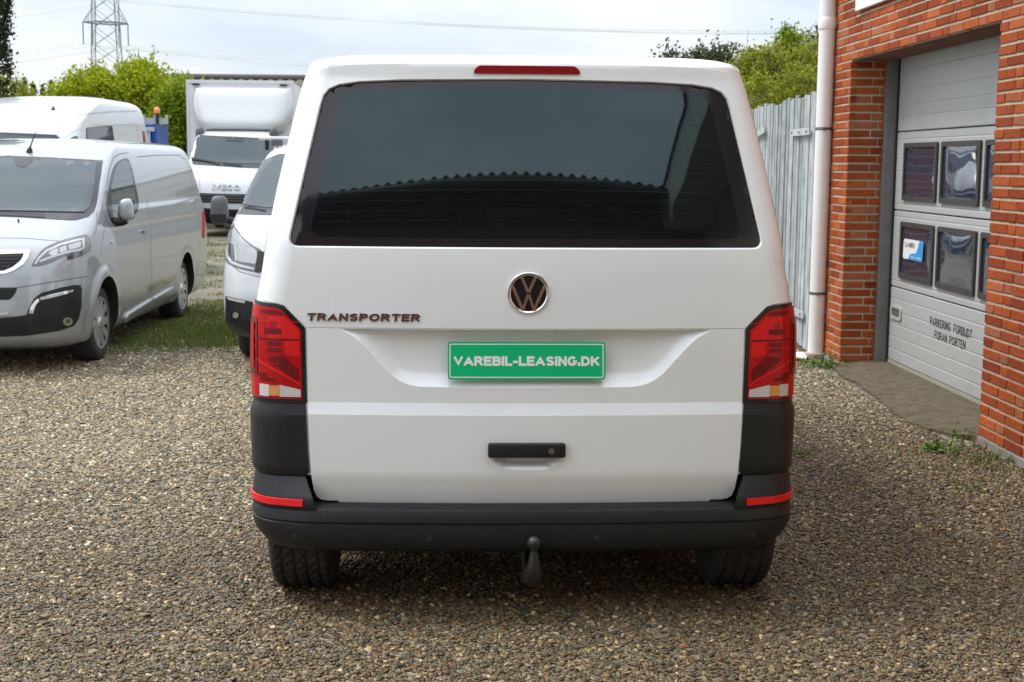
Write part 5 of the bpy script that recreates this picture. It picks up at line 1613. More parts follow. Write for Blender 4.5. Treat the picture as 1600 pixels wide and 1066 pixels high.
# roof bar
mb = MB(); a = at_y(405, 217, 12.1); z_ = a[2]
mb.tube([(a[0], 12.1, z_), (a[0]+1.5, 12.1, z_)], .022, 12)
rb = mb.build('roof_bar', WHITE2, tf, True, 50)
for xx in (a[0]+.07, a[0]+1.42):
    mb = MB(); mb.box((xx-.018, 12.08, 1.70), (xx+.018, 12.12, z_-.01), .004); mb.build('bar_foot', BLACKP, rb)
mb = MB(); c = at_y(433, 223, 12.0); mb.box((c[0]-.05, 11.98, 1.74), (c[0]+.05, 12.02, c[2]+.03), .01); mb.build('bar_clamp', GREYP, rb)

# ------------------------------------------------------------------ tall white van behind the silver one
du = thing('tall_van', 'tall white high roof van standing behind the silver van', 'van', (-5.95, 19, 0))
drow = [
 (0.25,.88,.2,5.0,.3,.1,.15,.02), (0.45,.99,.0,5.1,.3,.1,.2,.02), (0.8,1.02,.05,5.1,.3,.1,.2,.02), (1.05,1.03,.2,5.1,.3,.1,.2,.02), (1.2,1.02,.55,5.1,.28,.1,.2,.02), (1.30,1.01,.80,5.1,.2,.1,.2,.02), (1.7,.96,1.15,5.07,.14,.1,.2,.02),
 (2.03,.915,1.46,5.04,.14,.1,.2,.02), (2.12,.905,1.60,5.03,.16,.1,.22,.02), (2.25,.885,1.95,5.0,.22,.1,.24,.02), (2.36,.855,2.35,4.97,.28,.1,.24,.02), (2.43,.79,2.8,4.92,.3,.1,.2,.03), (2.475,.66,3.2,4.85,.3,.1,.15,.03), (2.50,.40,3.5,4.7,.2,.1,.1,.02), (2.505,.05,3.9,4.5,.02,.02,0,0)]
DB = Body(drow, (-5.90, 16.2, 0), math.radians(-2.0), sub=5, na=16, nc=10, ns=50)
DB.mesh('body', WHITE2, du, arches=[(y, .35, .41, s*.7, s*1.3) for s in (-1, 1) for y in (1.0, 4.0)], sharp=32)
for sx in (-1, 1):
    for y in (1.0, 4.0): wheel(DB, du, sx*.87, y, .34, .22, sx, .2, 0)
front_patch('windscreen', DB, [(-25,206.5),(0,207),(88,211),(93,215.5),(90,232),(80,262),(60,280),(-25,280)], BANDW, du, off=.004, back=.004, res=.1)
front_patch('windscreen_glass', DB, [(-25,212),(22,212),(84,216),(86,220),(82,235),(70,262),(50,272),(-25,272)], GLASSW, du, off=.008, back=.002, res=.1)
decal('side_window', DB, rnd([(134,199.5),(175,196.2),(179.5,226),(181,240),(135,240)], 2), BLACKG, du, off=.003, back=.003, res=6, mirror=True)
decal('window_glass', DB, rnd([(135.5,201),(174,197.8),(178,226),(179,238),(136.5,238)], 2), GLASSW, du, off=.006, back=.002, res=6, mirror=True)
decal('cab_window', DB, smooth_poly([(103.5,228),(107.5,219),(113,214.8),(120.5,213.3),(122.5,224),(123,240),(102,240)], 3), BLACKG, du, off=.003, back=.003, res=6, mirror=True)
decal('window_glass', DB, smooth_poly([(105.5,229),(109,220.5),(113.5,216.7),(118.5,215.6),(119,226),(119.5,238),(104.5,238)], 3), SILW, du, off=.006, back=.002, res=6, mirror=True)
DLN = mat('shut_line_pale', (.45,.46,.47), .7)
ribbon('shut_line', DB, [(100,228),(104,215),(110,208),(120,204),(130,202)], DLN, du, wid=.010, off=.003)
ribbon('roof_gutter', DB, [(118,181),(135,178),(175,174.8),(214,173.5)], DLN, du, wid=.018, off=.004)
ribbon('shut_line', DB, [(176,195.5),(214,193.5),(217,226)], DLN, du, wid=.010, off=.003)
ribbon('shut_line', DB, [(89,210),(95,195),(105,178),(120,167)], DLN, du, wid=.008, off=.003)
ribbon('roof_seam', DB, [(18,182),(25,168),(42,160)], DLN, du, wid=.010, off=.003)
c = DB.cast(83, 172)[0]; mb = MB(); mb.add([c+np.array(p) for p in [(-.045,-.02,-.02),(.045,-.02,-.02),(.02,.08,-.02),(.0,.03,.06)]], [(0,1,3),(1,2,3),(2,0,3),(0,2,1)]); mb.build('roof_fin', BLACKP, du)
decal('tail_lamp', DB, [(222.5,205),(225.5,207),(228,230),(225,230)], REDD, du, off=.01, back=.004, res=5)

# ------------------------------------------------------------------ box truck
iv = thing('box_truck', 'white box truck facing the camera with a rounded wind deflector over its cab', 'truck', (-4.95, 31, 0))
IA = math.radians(1.7)
irow = [
 (0.28,.80,.35,2.2,.25,.05,.1,0), (0.40,.93,.08,2.3,.25,.05,.12,0), (0.55,.97,.0,2.3,.25,.05,.14,0), (0.85,.98,.02,2.3,.25,.05,.14,0), (1.02,.98,.08,2.3,.25,.05,.14,0), (1.15,.97,.16,2.3,.22,.05,.14,0), (1.40,.96,.42,2.3,.2,.05,.14,0), (1.52,.955,.62,2.3,.16,.05,.14,0),
 (1.62,.945,.78,2.3,.12,.05,.13,0), (1.85,.91,1.02,2.3,.1,.05,.12,0), (2.10,.87,1.28,2.3,.1,.05,.12,0), (2.18,.85,1.40,2.3,.12,.05,.12,0), (2.24,.80,1.6,2.3,.12,.05,.1,0), (2.27,.5,1.8,2.3,.1,.05,.05,0), (2.275,.05,2.0,2.3,.02,.02,0,0)]
IB = Body(irow, (-4.90, 28.75, 0), IA, sub=4, na=14, nc=8, ns=20)
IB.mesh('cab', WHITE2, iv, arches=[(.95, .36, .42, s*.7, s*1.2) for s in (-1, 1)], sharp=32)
for sx in (-1, 1):
    wheel(IB, iv, sx*.85, .95, .35, .22, sx, .2, 0); wheel(IB, iv, sx*.85, 4.6, .35, .22, sx, .2, 0)
# box body with frame rails
TW = IB.tw
def ibox(a, b, name, m, par, bev=.01):
    t = MB(); t.box(a, b, bev); t.v = [tuple(TW(p)) for p in t.v]; return t.build(name, m, par)
bw = 1.17; bt = 3.38; y0 = 2.36; y1 = 6.6
box_ = ibox((-bw, y0, .95), (bw, y1, bt), 'cargo_box', mat('box_white', (.76,.77,.78), .4), iv)
EDGE = mat('box_rail', (.66,.67,.68), .4, metal=.2)
for sx in (-1, 1): ibox((sx*bw-.035, y0-.02, .93), (sx*bw+.035, y0+.06, bt+.01), 'box_rail', EDGE, box_, .006)
ibox((-bw-.035, y0-.022, bt-.05), (bw+.035, y0+.06, bt+.03), 'box_rail', EDGE, box_, .006)
for sx in (-1, 1): ibox((sx*.98-.08, y0-.05, bt-.085), (sx*.98+.08, y0-.022, bt-.045), 'marker_lamp', BLACKP, box_, .004)
# deflector: an inflated shell
V = []; nu, nv = 28, 22
for a in range(nu+1):
    for b in range(nv+1):
        u = -1+2*a/nu; v = b/nv
        e = (1-abs(u)**5.5); e = max(e, 0)**(1/2.6)
        f_ = max(0, 1-abs(2*v-1)**5.0)**(1/2.4)
        wv = 1.02*(.90+.10*math.sin(math.pi*min(1, v*.62+.25)))
        x = .07+u*wv*1.13*(1-.22*(1-v)**3); z = 2.24+1.02*v
        d = (.22+.55*(1-v)**1.2)*e*f_
        V.append(TW((x, y0-.01-d, z)))
F = [(a*(nv+1)+b, (a+1)*(nv+1)+b, (a+1)*(nv+1)+b+1, a*(nv+1)+b+1) for a in range(nu) for b in range(nv)]
build('wind_deflector', V, F, WHITE2, iv, True, 60)
decal('windscreen', IB, rnd([(304.8,211),(430,217),(480,219),(480,266),(377,262.5),(340,260),(301.4,257.4),(298.6,247)], 2), BANDW, iv, off=.006, back=.006, res=6)
decal('windscreen_glass', IB, rnd([(308,214),(380,217),(470,221),(470,258),(375,256),(340,254),(302.5,250)], 2), GLASSW, iv, off=.012, back=.002, res=6)
decal('sun_visor', IB, rnd([(353.5,214),(380,215),(380,222.5),(353.5,221.5)], 1), BANDW, iv, off=.018, back=.002, res=5)
ribbon('wiper', IB, [(300,249),(322,252.5),(344,257)], BLACKM, iv, wid=.05, off=.03)
ribbon('wiper', IB, [(348,256),(378,259.5)], BLACKM, iv, wid=.05, off=.03)
for px in (312.5, 427.5):
    c = at_y(px, 205.5, 28.75+1.55); mb = MB(); mb.lathe([(.10,-.12),(.10,-.02),(.085,.05),(.05,.09),(.0001,.10)], 16, c, (1,0,0), (0,1,0), (0,0,1)); mb.build('roof_lamp', GREYP, iv, True, 40)
decal('grille', IB, rnd([(312,302),(340,303),(440,305),(440,320),(340,317.5),(313,316)], 2), BLACKM, iv, off=.012, back=.01, res=5)
for k in range(3): ribbon('grille_bar', IB, [(313,305+4*k),(380,306.6+4*k)], GREYP, iv, wid=.02, off=.03)
decal('lower_bumper', IB, rnd([(316,325),(350,327),(440,329),(440,356),(350,355),(322,351),(317,343)], 2), BLACKP, iv, off=.012, back=.01, res=5)
decal('headlamp', IB, rnd([(309,279),(312,278),(313,298),(309,296)], 1), HEADC, iv, off=.01, back=.006, res=4)
# maker's name across the bonnet edge
def iv_text():
    out = []
    v, f = stroke_text('IVECO', .23, .16)
    x0, x1 = v[:, 0].min(), v[:, 0].max(); yy0, yy1 = v[:, 1].min(), v[:, 1].max()
    V = []
    for p in v:
        px = 332+(p[0]-x0)/(x1-x0)*43; py = 297-(p[1]-yy0)/(yy1-yy0)*8.6+(p[0]-x0)/(x1-x0)*1.0
        h, n = IB.cast(px, py); V.append(h+n*(.03 if p[2] > 0 else .004))
    return build('name_badge', V, f, mat('badge_grey', (.42,.43,.45), .3, metal=.4), iv)
iv_text()

# ------------------------------------------------------------------ blue covered tipper with beacon
tp = thing('tipper_truck', 'small truck with blue tarpaulin body and an orange beacon, beyond the tall van', 'truck', (-6.3, 26.5, 0))
TARP = mat('blue_tarpaulin', (.012,.045,.32), .55, noise=(3,.5,(.02,.07,.42)), bump=(5,.9,.06)); TARP2 = mat('blue_side_sheet', (.045,.09,.27), .5, noise=(4,.5,(.07,.12,.32)))
q0 = np.array(at_y(244.5, 200, 26.0)); xr = at_y(262.5, 200, 26.4)
mb = MB()
ztop = at_y(245, 195, 26.0)[2]
mb.add([(-7.7,26.9,.9),(q0[0],26.0,.9),(xr[0],26.4,.9),(-7.1,27.9,.9),(-7.7,26.9,ztop),(q0[0],26.0,ztop),(xr[0],26.4,ztop-.02),(-7.1,27.9,ztop)], [(0,1,5,4),(2,3,7,6),(3,0,4,7),(4,5,6,7)])
cov = mb.build('tarpaulin', TARP, tp)
mb = MB(); mb.add([(q0[0],26.0,.9),(xr[0],26.4,.9),(xr[0],26.4,ztop-.02),(q0[0],26.0,ztop)], [(0,1,2,3)]); mb.build('side_sheet', TARP2, tp)
for k in range(9):
    x = -7.4+1.4*k/8+random.uniform(-.05,.05); yb = 26.9-.9*((x+7.7)/(q0[0]+7.7))
    mb = MB(); mb.tube([(x, yb-.0, 1.2), (x+random.uniform(-.05,.05), yb-.03, 1.9), (x+random.uniform(-.06,.06), yb-.01, ztop-.02)], [.02,.045,.02], 6); mb.build('tarpaulin_fold', TARP, cov, True)
mb = MB(); g1 = at_y(224, 186, 26.2); g2 = at_y(261.5, 189, 26.2)
GR = mat('rail_grey', (.40,.42,.43), .55, metal=.2)
mb.box((g1[0], 26.18, g1[2]-.10), (g2[0], 26.22, g1[2]+.02)); head = mb.build('headboard_rail', GR, tp)
for px in (224.5, 242.5, 260.5):
    a = at_y(px, 186, 26.2); t_ = at_y(px, 179.5, 26.2); mb = MB(); mb.box((a[0]-.022, 26.17, a[2]-.1), (a[0]+.022, 26.23, t_[2])); mb.build('rail_post', GR, head)
a = at_y(246.5, 186, 26.2); b_ = at_y(246.5, 176, 26.2)
mb = MB(); mb.tube([(a[0],26.15,a[2]-.1),(a[0],26.15,b_[2])], .028, 8); mb.build('beacon_stem', BLACKP, head, True, 50)
mb = MB(); mb.lathe([(.055,-.02),(.06,.0),(.058,.05),(.045,.085),(.0001,.10)], 16, (a[0],26.15,b_[2]), (1,0,0), (0,1,0), (0,0,1)); mb.build('beacon', mat('beacon_orange', (.85,.19,.02), .25, coat=1), head, True)
mb = MB(); a = at_y(232, 206, 26.0); mb.box((a[0]-.03, 26.0, 1.6), (a[0]+.03, 26.06, a[2]+.02)); mb.box((a[0]-.05, 25.98, a[2]), (a[0]+.12, 26.05, a[2]+.08), .01); mb.build('latch_post', GR, tp)
mb = MB(); mb.box((-7.8,26.9,.5), (-6.0,28.6,.9)); mb.build('chassis', BLACKM, tp)
for (x, y) in ((-6.6,27.2),(-7.4,27.4),(-6.2,28.3)):
    mb = MB(); mb.lathe([(.18,-.1),(.33,-.1),(.35,0),(.33,.1),(.18,.1)], 24, (x,y,.35), (0,1,0), (0,0,1), (1,0,0)); mb.build('wheel', RUBBER, tp, True, 40)

# ------------------------------------------------------------------ far buildings, trees, pylon
sh = thing('shed', 'long low shed with a grey weathered roof behind the box truck', 'shed', (-3, 45, 0))
RL = at_y(255, 123.5, 43.0); RR = at_y(475, 123.5, 43.0)
zr = (RL[2]+RR[2])/2
ROOFG = mat('weathered_roof', (.16,.15,.13), .9, noise=(1.2,.9,(.09,.085,.06)), bump=(3,.6,.05))
mb = MB(); x0, x1 = RL[0], 9.0
nn = 120
for k in range(nn+1):
    x = x0+(x1-x0)*k/nn; zc = .035*math.cos(k*math.pi)
    mb.v += [(x, 43.0, zr+zc), (x, 38.6, zr-1.15+zc), (x, 47.4, zr-1.15+zc)]
for k in range(nn): mb.f += [(3*k, 3*k+3, 3*k+4, 3*k+1), (3*k, 3*k+2, 3*k+5, 3*k+3)]
mb.build('roof', ROOFG, sh)
mb = MB(); mb.tube([(x0, 43, zr+.05), (x1, 43, zr+.05)], .10, 8); mb.build('ridge', mat('ridge_tile', (.11,.10,.09), .9), sh, True, 50)
mb = MB(); mb.box((x0+.3, 38.9, 0), (x1-.3, 47.1, zr-1.12)); mb.build('wall', mat('shed_wall', (.30,.29,.27), .9, noise=(1,.5,(.2,.2,.18))), sh)

def leaf_mat(name, c0, c1, c2):
    return ramp_mat(name, [(0, c0), (.45, c1), (1, c2)], rough=.55, src='island', trans=.5, spec=.3)
LF_LIME = leaf_mat('leaf_lime', (.13,.20,.006), (.33,.39,.008), (.50,.52,.02))
LF_GREEN = leaf_mat('leaf_green', (.08,.15,.008), (.19,.29,.014), (.32,.39,.025))
LF_DULL = leaf_mat('leaf_dull', (.035,.05,.018), (.065,.085,.03), (.11,.13,.045))
LF_DARK = leaf_mat('leaf_dark', (.012,.020,.012), (.022,.034,.018), (.04,.055,.025))
LF_OLIVE = leaf_mat('leaf_olive', (.12,.16,.014), (.28,.31,.025), (.42,.41,.06))
BARK = mat('bark', (.10,.085,.065), .9, noise=(5,.8,(.05,.045,.035)), bump=(20,.8,.02))
TWIG = mat('dry_twig', (.23,.17,.11), .9)

def leaves(P, size, out=None, droop=0.0, aspect=1.7):
    """two-triangle leaves, one island each"""
    n = len(P)
    d = rng.normal(size=(n, 3)); d[:, 2] -= droop
    if out is not None: d += out*.7
    d /= np.linalg.norm(d, axis=1)[:, None]
    r = rng.normal(size=(n, 3)); s = np.cross(d, r); s /= np.linalg.norm(s, axis=1)[:, None]
    u = np.cross(s, d)
    L = size*rng.uniform(.6, 1.35, n)[:, None]; Wd = L/aspect
    a = P-d*L*.5; c = P+d*L*.5; b = P+s*Wd*.5-d*L*.04+u*L*.08; e = P-s*Wd*.5-d*L*.04+u*L*.08
    V = np.stack([a, b, c, e], 1).reshape(-1, 3)
    i = np.arange(n)*4
    F = np.stack([np.stack([i, i+1, i+2], 1), np.stack([i, i+2, i+3], 1)], 1).reshape(-1, 3)
    return V, F

def bush(name, label, cat, blobs, n, size, m, trunk=True, shoots=30, shoot_len=.5, group=None, twigs=0, droop=0.0, stem_r=.07):
    """blobs: (x, y, z, rx, ry, rz); leaves gather in clumps spread through the blobs"""
    B = np.array(blobs, float)
    base = (float(B[:, 0].mean()), float(B[:, 1].mean()), 0.0)
    t = thing(name, label, cat, base, group)
    vol = B[:, 3]*B[:, 4]*B[:, 5]; pr = vol**.8/(vol**.8).sum()
    nc = max(30, n//70)
    which = rng.choice(len(B), nc, p=pr)
    d = rng.normal(size=(nc, 3)); d /= np.linalg.norm(d, axis=1)[:, None]
    rad = rng.uniform(.35, 1.0, nc)**.5
    C = B[which, :3]+d*rad[:, None]*B[which, 3:]
    C = C[C[:, 2] > .15]; d = d[:len(C)]
    cs = rng.uniform(.5, 1.3, len(C))*size*3.2
    k = rng.integers(0, len(C), n)
    g = rng.normal(size=(n, 3))*cs[k][:, None]*np.array((.55,.55,.42))
    P = [C[k]+g]; O = [g/(np.linalg.norm(g, axis=1)[:, None]+1e-9)+np.array((0,0,.3))]
    tw = MB()
    top = np.argsort(-(C[:, 2]+rng.normal(0, .35, len(C))))[:shoots*3]
    for q in rng.choice(top, min(shoots, len(top)), replace=False) if len(top) else []:
        L = shoot_len*rng.uniform(.4, 1.2); dr = np.array((rng.normal(0,.35), rng.normal(0,.35), 1.0)); dr /= np.linalg.norm(dr)
        m_ = int(7+L*16); s = rng.uniform(0, L, m_)
        P.append(C[q]+dr*s[:, None]+rng.normal(0, size*.5, (m_, 3))); O.append(np.tile(dr, (m_, 1)))
        tw.tube([C[q]-dr*.3, C[q]+dr*L], [.010, .004], 4, False)
    P = np.concatenate(P); O = np.concatenate(O)
    V, F = leaves(P, size, O, droop)
    build('crown', V, F, m, t)
    if trunk:
        low = B[B[:, 2].argsort()]
        for j, q in enumerate(B[:6]):
            x, y = base[0]+(q[0]-base[0])*.35, base[1]+(q[1]-base[1])*.35
            tb = MB(); mid = np.array((x*.5+q[0]*.5+rng.normal(0,.1), y*.5+q[1]*.5, q[2]*.55))
            tb.tube([(x, y, -.05), mid, (q[0], q[1], q[2]+q[5]*.5)], [stem_r, stem_r*.7, stem_r*.2], 7)
            for w in range(3):
                a = mid+np.array((rng.normal(0,.05), rng.normal(0,.05), q[2]*.1*w)); e = np.array(q[:3])+np.array((rng.normal(0,.5)*q[3], rng.normal(0,.5)*q[4], rng.uniform(-.3,.6)*q[5]))
                tb.tube([a, (a+e)/2+rng.normal(0,.06,3), e], [stem_r*.4, stem_r*.25, stem_r*.08], 5)
            tb.build('trunk', BARK, t, True)
    for j in range(twigs):
        q = B[rng.integers(0, len(B))]; a = q[:3]+rng.normal(0, .4, 3)*q[3:]; dr = np.array((rng.normal(0,1), -.4, rng.normal(.2,.5))); dr /= np.linalg.norm(dr)
        tw.tube([a, a+dr*.35+rng.normal(0,.04,3), a+dr*rng.uniform(.45,.6)], [.006,.004,.002], 4, False)
    if tw.v: tw.build('twigs', TWIG if twigs else BARK, t, kind='stuff')
    return t

def blob(px, py, y, rpx, rpy, ry=None):
    c = at_y(px, py, y); k = y/FPX
    return (c[0], c[1], c[2], rpx*k, ry if ry else rpx*k*.8, rpy*k)
Yh = 35.0
bush('bush', 'lime green bush in front of the pylon foot, left of the two rounded crowns', 'bush',
     [blob(142,132,Yh,36,22), blob(118,155,Yh-.4,40,28), blob(163,150,Yh-.6,24,30), blob(98,150,Yh,20,16), blob(140,200,Yh,60,50)], 22000, .088, LF_LIME, shoots=26, shoot_len=.55)
bush('bush', 'tall lime green bush rising highest, right of the pylon', 'bush',
     [blob(216,122,Yh,32,24), blob(228,140,Yh-.5,34,30), blob(200,160,Yh-.2,22,34), blob(262,170,Yh-.8,26,34), blob(235,205,Yh,55,50)], 25000, .088, LF_LIME, shoots=26, shoot_len=.5)
bush('bush', 'green bush between the orange beacon and the box truck', 'bush',
     [blob(276,160,Yh-2,26,34), blob(285,200,Yh-2,30,42), blob(262,205,Yh-1.8,30,40), blob(290,140,Yh-1,14,18), blob(280,245,Yh-2,34,40)], 17000, .085, LF_GREEN, shoots=26, shoot_len=.35)
bush('bush', 'low olive green bush above the tall van at the left edge', 'bush',
     [blob(5,150,Yh+3,40,28), blob(-45,150,Yh+3,40,34), blob(50,162,Yh+2.5,40,20), blob(-80,160,Yh+3,40,40), blob(0,210,Yh+3,70,50)], 17000, .088, LF_OLIVE, shoots=26, shoot_len=.5)
# dark spruces far beyond
for k, (px, py, w) in enumerate(((22,128,7),(38,121,8),(52,130,8),(66,133,7),(80,127,8),(93,129,7),(8,132,8))):
    yy = 92+3*(k % 3); top = at_y(px, py, yy); r = w*yy/FPX*1.5
    t = thing('spruce_tree', ['dark spruce of the far row, second from the left', 'dark spruce of the far row, third from the left and tallest', 'dark spruce of the far row, fourth from the left', 'dark spruce of the far row, low one left of the pylon bushes', 'dark spruce of the far row, second from its right end', 'dark spruce of the far row nearest the lime bush', 'dark spruce of the far row nearest the picture edge'][k], 'tree', (top[0], yy, 0), 'dark spruces on the horizon')
    n = 1500; s = rng.uniform(0, 1, n)**.7; a = rng.uniform(0, 6.28, n)
    rr = r*(.12+1.5*s)*(.75+.25*np.sin(s*40))*rng.uniform(.3, 1, n)**.5
    P = np.stack([top[0]+rr*np.cos(a), yy+rr*np.sin(a), top[2]*(1-s*.85)], 1)
    V, F = leaves(P, .42, None, .6, 2.4); build('crown', V, F, LF_DARK, t)
    mb = MB(); mb.tube([(top[0], yy, 0), (top[0], yy, top[2]*.95)], [.18,.03], 6); mb.build('trunk', BARK, t, True)
far = []
for k in range(90):
    x = -75+1.7*k+rng.normal(0,.5); far.append((x, 130+rng.normal(0,3), 2.2, 2.4, 2.0, rng.uniform(2.6, 5.2) if x < -20 else rng.uniform(2.0, 3.0)))
B = np.array(far); n = 40000; w = rng.integers(0, len(B), n); d = rng.normal(size=(n,3)); d /= np.linalg.norm(d, axis=1)[:, None]
P = B[w,:3]+d*(rng.uniform(.2,1,n)**.5)[:, None]*B[w,3:]; P = P[P[:,2] > 0]
V, F = leaves(P, .5); build('far_wood', V, F, LF_DULL, None, kind='stuff')
# birch at the left edge: hanging twigs
t = thing('birch_tree', 'dark birch with hanging twigs at the top left corner', 'tree', tuple(at_y(-66, 263, 30.0)[:2])+(0,))
bx_, by_ = ORIGIN[t.name][0], 30.0
mb = MB(); mb.tube([(bx_,by_,0),(bx_+.05,by_,2.5),(bx_,by_,5),(bx_+.1,by_,7.5)], [.17,.14,.10,.04], 9); mb.build('trunk', mat('birch_bark', (.45,.44,.42), .8, noise=(6,.9,(.06,.06,.06))), t, True)
PP = []; mb = MB()
for k in range(230):
    a = rng.uniform(0, 6.28); r = rng.uniform(.3, 1.18)*(.97); h = rng.uniform(3.6, 7.6)
    if h > 6: r *= .75+.2*(7.6-h)
    s = np.array((bx_, by_, h+.2)); e = np.array((bx_+r*math.cos(a), by_+r*math.sin(a), h))
    L = rng.uniform(.5, 2.0) if h < 5.6 else rng.uniform(.3, 1.0); L = min(L, h-1.9)
    b = e+np.array((.08*math.cos(a), .08*math.sin(a), -L))
    mb.tube([s, (s+e)/2+np.array((0,0,.18)), e, (e+b)/2+np.array((.05*math.cos(a),0,0)), b], [.02,.014,.009,.005,.003], 4, False)
    m_ = 190; u = rng.uniform(0, 1, m_)
    PP.append(e+(b-e)*u[:, None]+rng.normal(0, .07, (m_, 3)))
    PP.append(s+(e-s)*rng.uniform(.3,1,20)[:, None]+rng.normal(0, .10, (20, 3)))
mb.build('branches', BARK, t, kind='stuff')
V, F = leaves(np.concatenate(PP), .085, None, 1.0); build('crown', V, F, leaf_mat('leaf_birch', (.016,.024,.012), (.03,.042,.018), (.055,.068,.03)), t)

# right-hand trees beyond the gate
Yr = 19.0
bush('bush', 'yellow green bush behind the plank gate', 'bush',
     [blob(1215,135,Yr,40,38), blob(1190,160,Yr-.8,35,40), blob(1250,150,Yr-.6,42,50), blob(1170,150,Yr+.5,30,38), blob(1280,120,Yr,32,50), blob(1225,190,Yr-.4,80,45), blob(1140,190,Yr,50,50), blob(1185,100,Yr+.3,26,24), blob(1165,112,Yr+.5,24,24), blob(1205,95,Yr,26,28), blob(1265,95,Yr,26,30)], 40000, .046, LF_OLIVE, shoots=40, shoot_len=.3, twigs=26, stem_r=.04)
bush('tree', 'slender bright green tree rising above the bush beside the downpipe', 'tree',
     [blob(1232,92,Yr+1.5,20,26), blob(1232,62,Yr+1.5,13,20), blob(1222,120,Yr+1.5,26,22), blob(1250,105,Yr+1.4,20,26), blob(1226,38,Yr+1.5,6,10)], 8500, .052, LF_GREEN, shoots=26, shoot_len=.3, stem_r=.04)
bush('tree', 'thin grey green tree just left of the downpipe', 'tree',
     [blob(1268,80,Yr+3,16,26), blob(1285,100,Yr+3,22,34), blob(1258,110,Yr+3,14,18), blob(1292,70,Yr+3,14,22)], 2600, .06, LF_DULL, shoots=22, shoot_len=.4, stem_r=.03)
bush('tree', 'dark tree crown showing above the right end of the van roof', 'tree',
     [blob(1120,100,34.0,26,16), blob(1090,92,34.0,22,14), blob(1060,95,34.0,22,11), blob(1140,92,34.0,18,18), blob(1110,130,34.0,50,26)], 8000, .10, LF_DULL, shoots=34, shoot_len=.55, stem_r=.09)

# lattice pylon
PY = 200.0
STL = mat('pylon_steel', (.20,.23,.24), .6, metal=.2)
pb = at_y(172, 262, PY); px0 = pb[0]
py_t = thing('lattice_pylon', 'grey lattice power pylon beyond the lime bushes', 'pylon', (px0, PY, 0))
def hz(py): return at_y(172, py, PY)[2]
ztop = 46.0
def half_w(z): return 2.55-(z/ztop)*1.55 if z < 30 else 1.53
ROT = math.radians(24)
def pp_(x, y, z): return (px0+math.cos(ROT)*x-math.sin(ROT)*y, PY+math.sin(ROT)*x+math.cos(ROT)*y, z)
LV = np.linspace(0, ztop, 19)
mb = MB()
for sx in (-1, 1):
    for sy in (-1, 1):
        mb.tube([pp_(sx*half_w(z)*.92, sy*half_w(z)*.92, z) for z in LV], .085, 5, False)
for i in range(len(LV)-1):
    a, b = LV[i], LV[i+1]; wa, wb = half_w(a)*.92, half_w(b)*.92
    for sx, sy, tx, ty in ((-1,-1,1,-1), (-1,1,1,1), (-1,-1,-1,1), (1,-1,1,1)):
        mb.tube([pp_(sx*wa, sy*wa, a), pp_(tx*wb, ty*wb, b)], .036, 4, False); mb.tube([pp_(tx*wa, ty*wa, a), pp_(sx*wb, sy*wb, b)], .036, 4, False)
mb.build('tower', STL, py_t, kind='stuff')
def arm(zc, reach):
    mb = MB()
    for sx in (-1, 1):
        w = half_w(zc)*.92; tip = pp_(sx*reach, 0, zc)
        for sy in (-1, 1):
            mb.tube([pp_(sx*w, sy*w, zc), tip], .10, 4, False); mb.tube([pp_(sx*w, sy*w, zc+2.1), tip], .05, 4, False)
            for q in (.3, .6):
                m0 = np.array(pp_(sx*w, sy*w, zc))*(1-q)+np.array(tip)*q; m1 = np.array(pp_(sx*w, sy*w, zc+2.1))*(1-q)+np.array(tip)*q
                mb.tube([m0, m1], .03, 4, False)
    w = half_w(zc)*.92
    for sy in (-1, 1): mb.tube([pp_(-w, sy*w, zc), pp_(w, sy*w, zc)], .12, 4, False)
    return mb.build('cross_arm', STL, py_t, kind='stuff')
zA = hz(36)
arm(zA, 3.15)
zB = zA+6.6; arm(zB, 3.4); arm(zB+6.4, 3.0)
ends = []
for zc, reach in ((zA, 3.15), (zB, 3.4)):
    for q in (-reach, -1.85, 1.85, reach):
        a = np.array(pp_(q, 0, zc)); b = a-np.array((0, 0, 3.1 if abs(q) > 2 else 3.3))
        mb = MB(); mb.tube([a, b], .085, 6); mb.build('insulator', STL, py_t); ends.append(b)
WIRE = mat('wire_aluminium', (.50,.52,.54), .5, metal=.2)
# spans: from each insulator onward to right and to the left, sagging
dirv = np.array((-math.sin(ROT)*.0+.93, -.36, 0.0))
k = 0
for b in ends:
    mb = MB(); k += 1
    R_ = b+np.array((190, -62, -3.5)); L_ = b+np.array((-150, 55, -3))
    for e, sag in ((R_, 5.0), (L_, 4.0)):
        pts = [b+(e-b)*s-np.array((0, 0, sag*4*s*(1-s))) for s in np.linspace(0, 1, 22)]
        mb.tube(pts, .027, 4, False)
    tag(mb.build('power_line', WIRE, None), ['lower power line hung from the left tip of the low cross arm', 'lower power line hung from the left inside of the low cross arm', 'lower power line hung from the right inside of the low cross arm', 'lowest power line hung from the right tip of the low cross arm', 'upper power line nearest the top left of the sky', 'upper power line passing behind the pylon on its left', 'upper power line passing behind the pylon on its right', 'upper power line running right from just beside the pylon top'][k-1], 'power line', 'power lines')

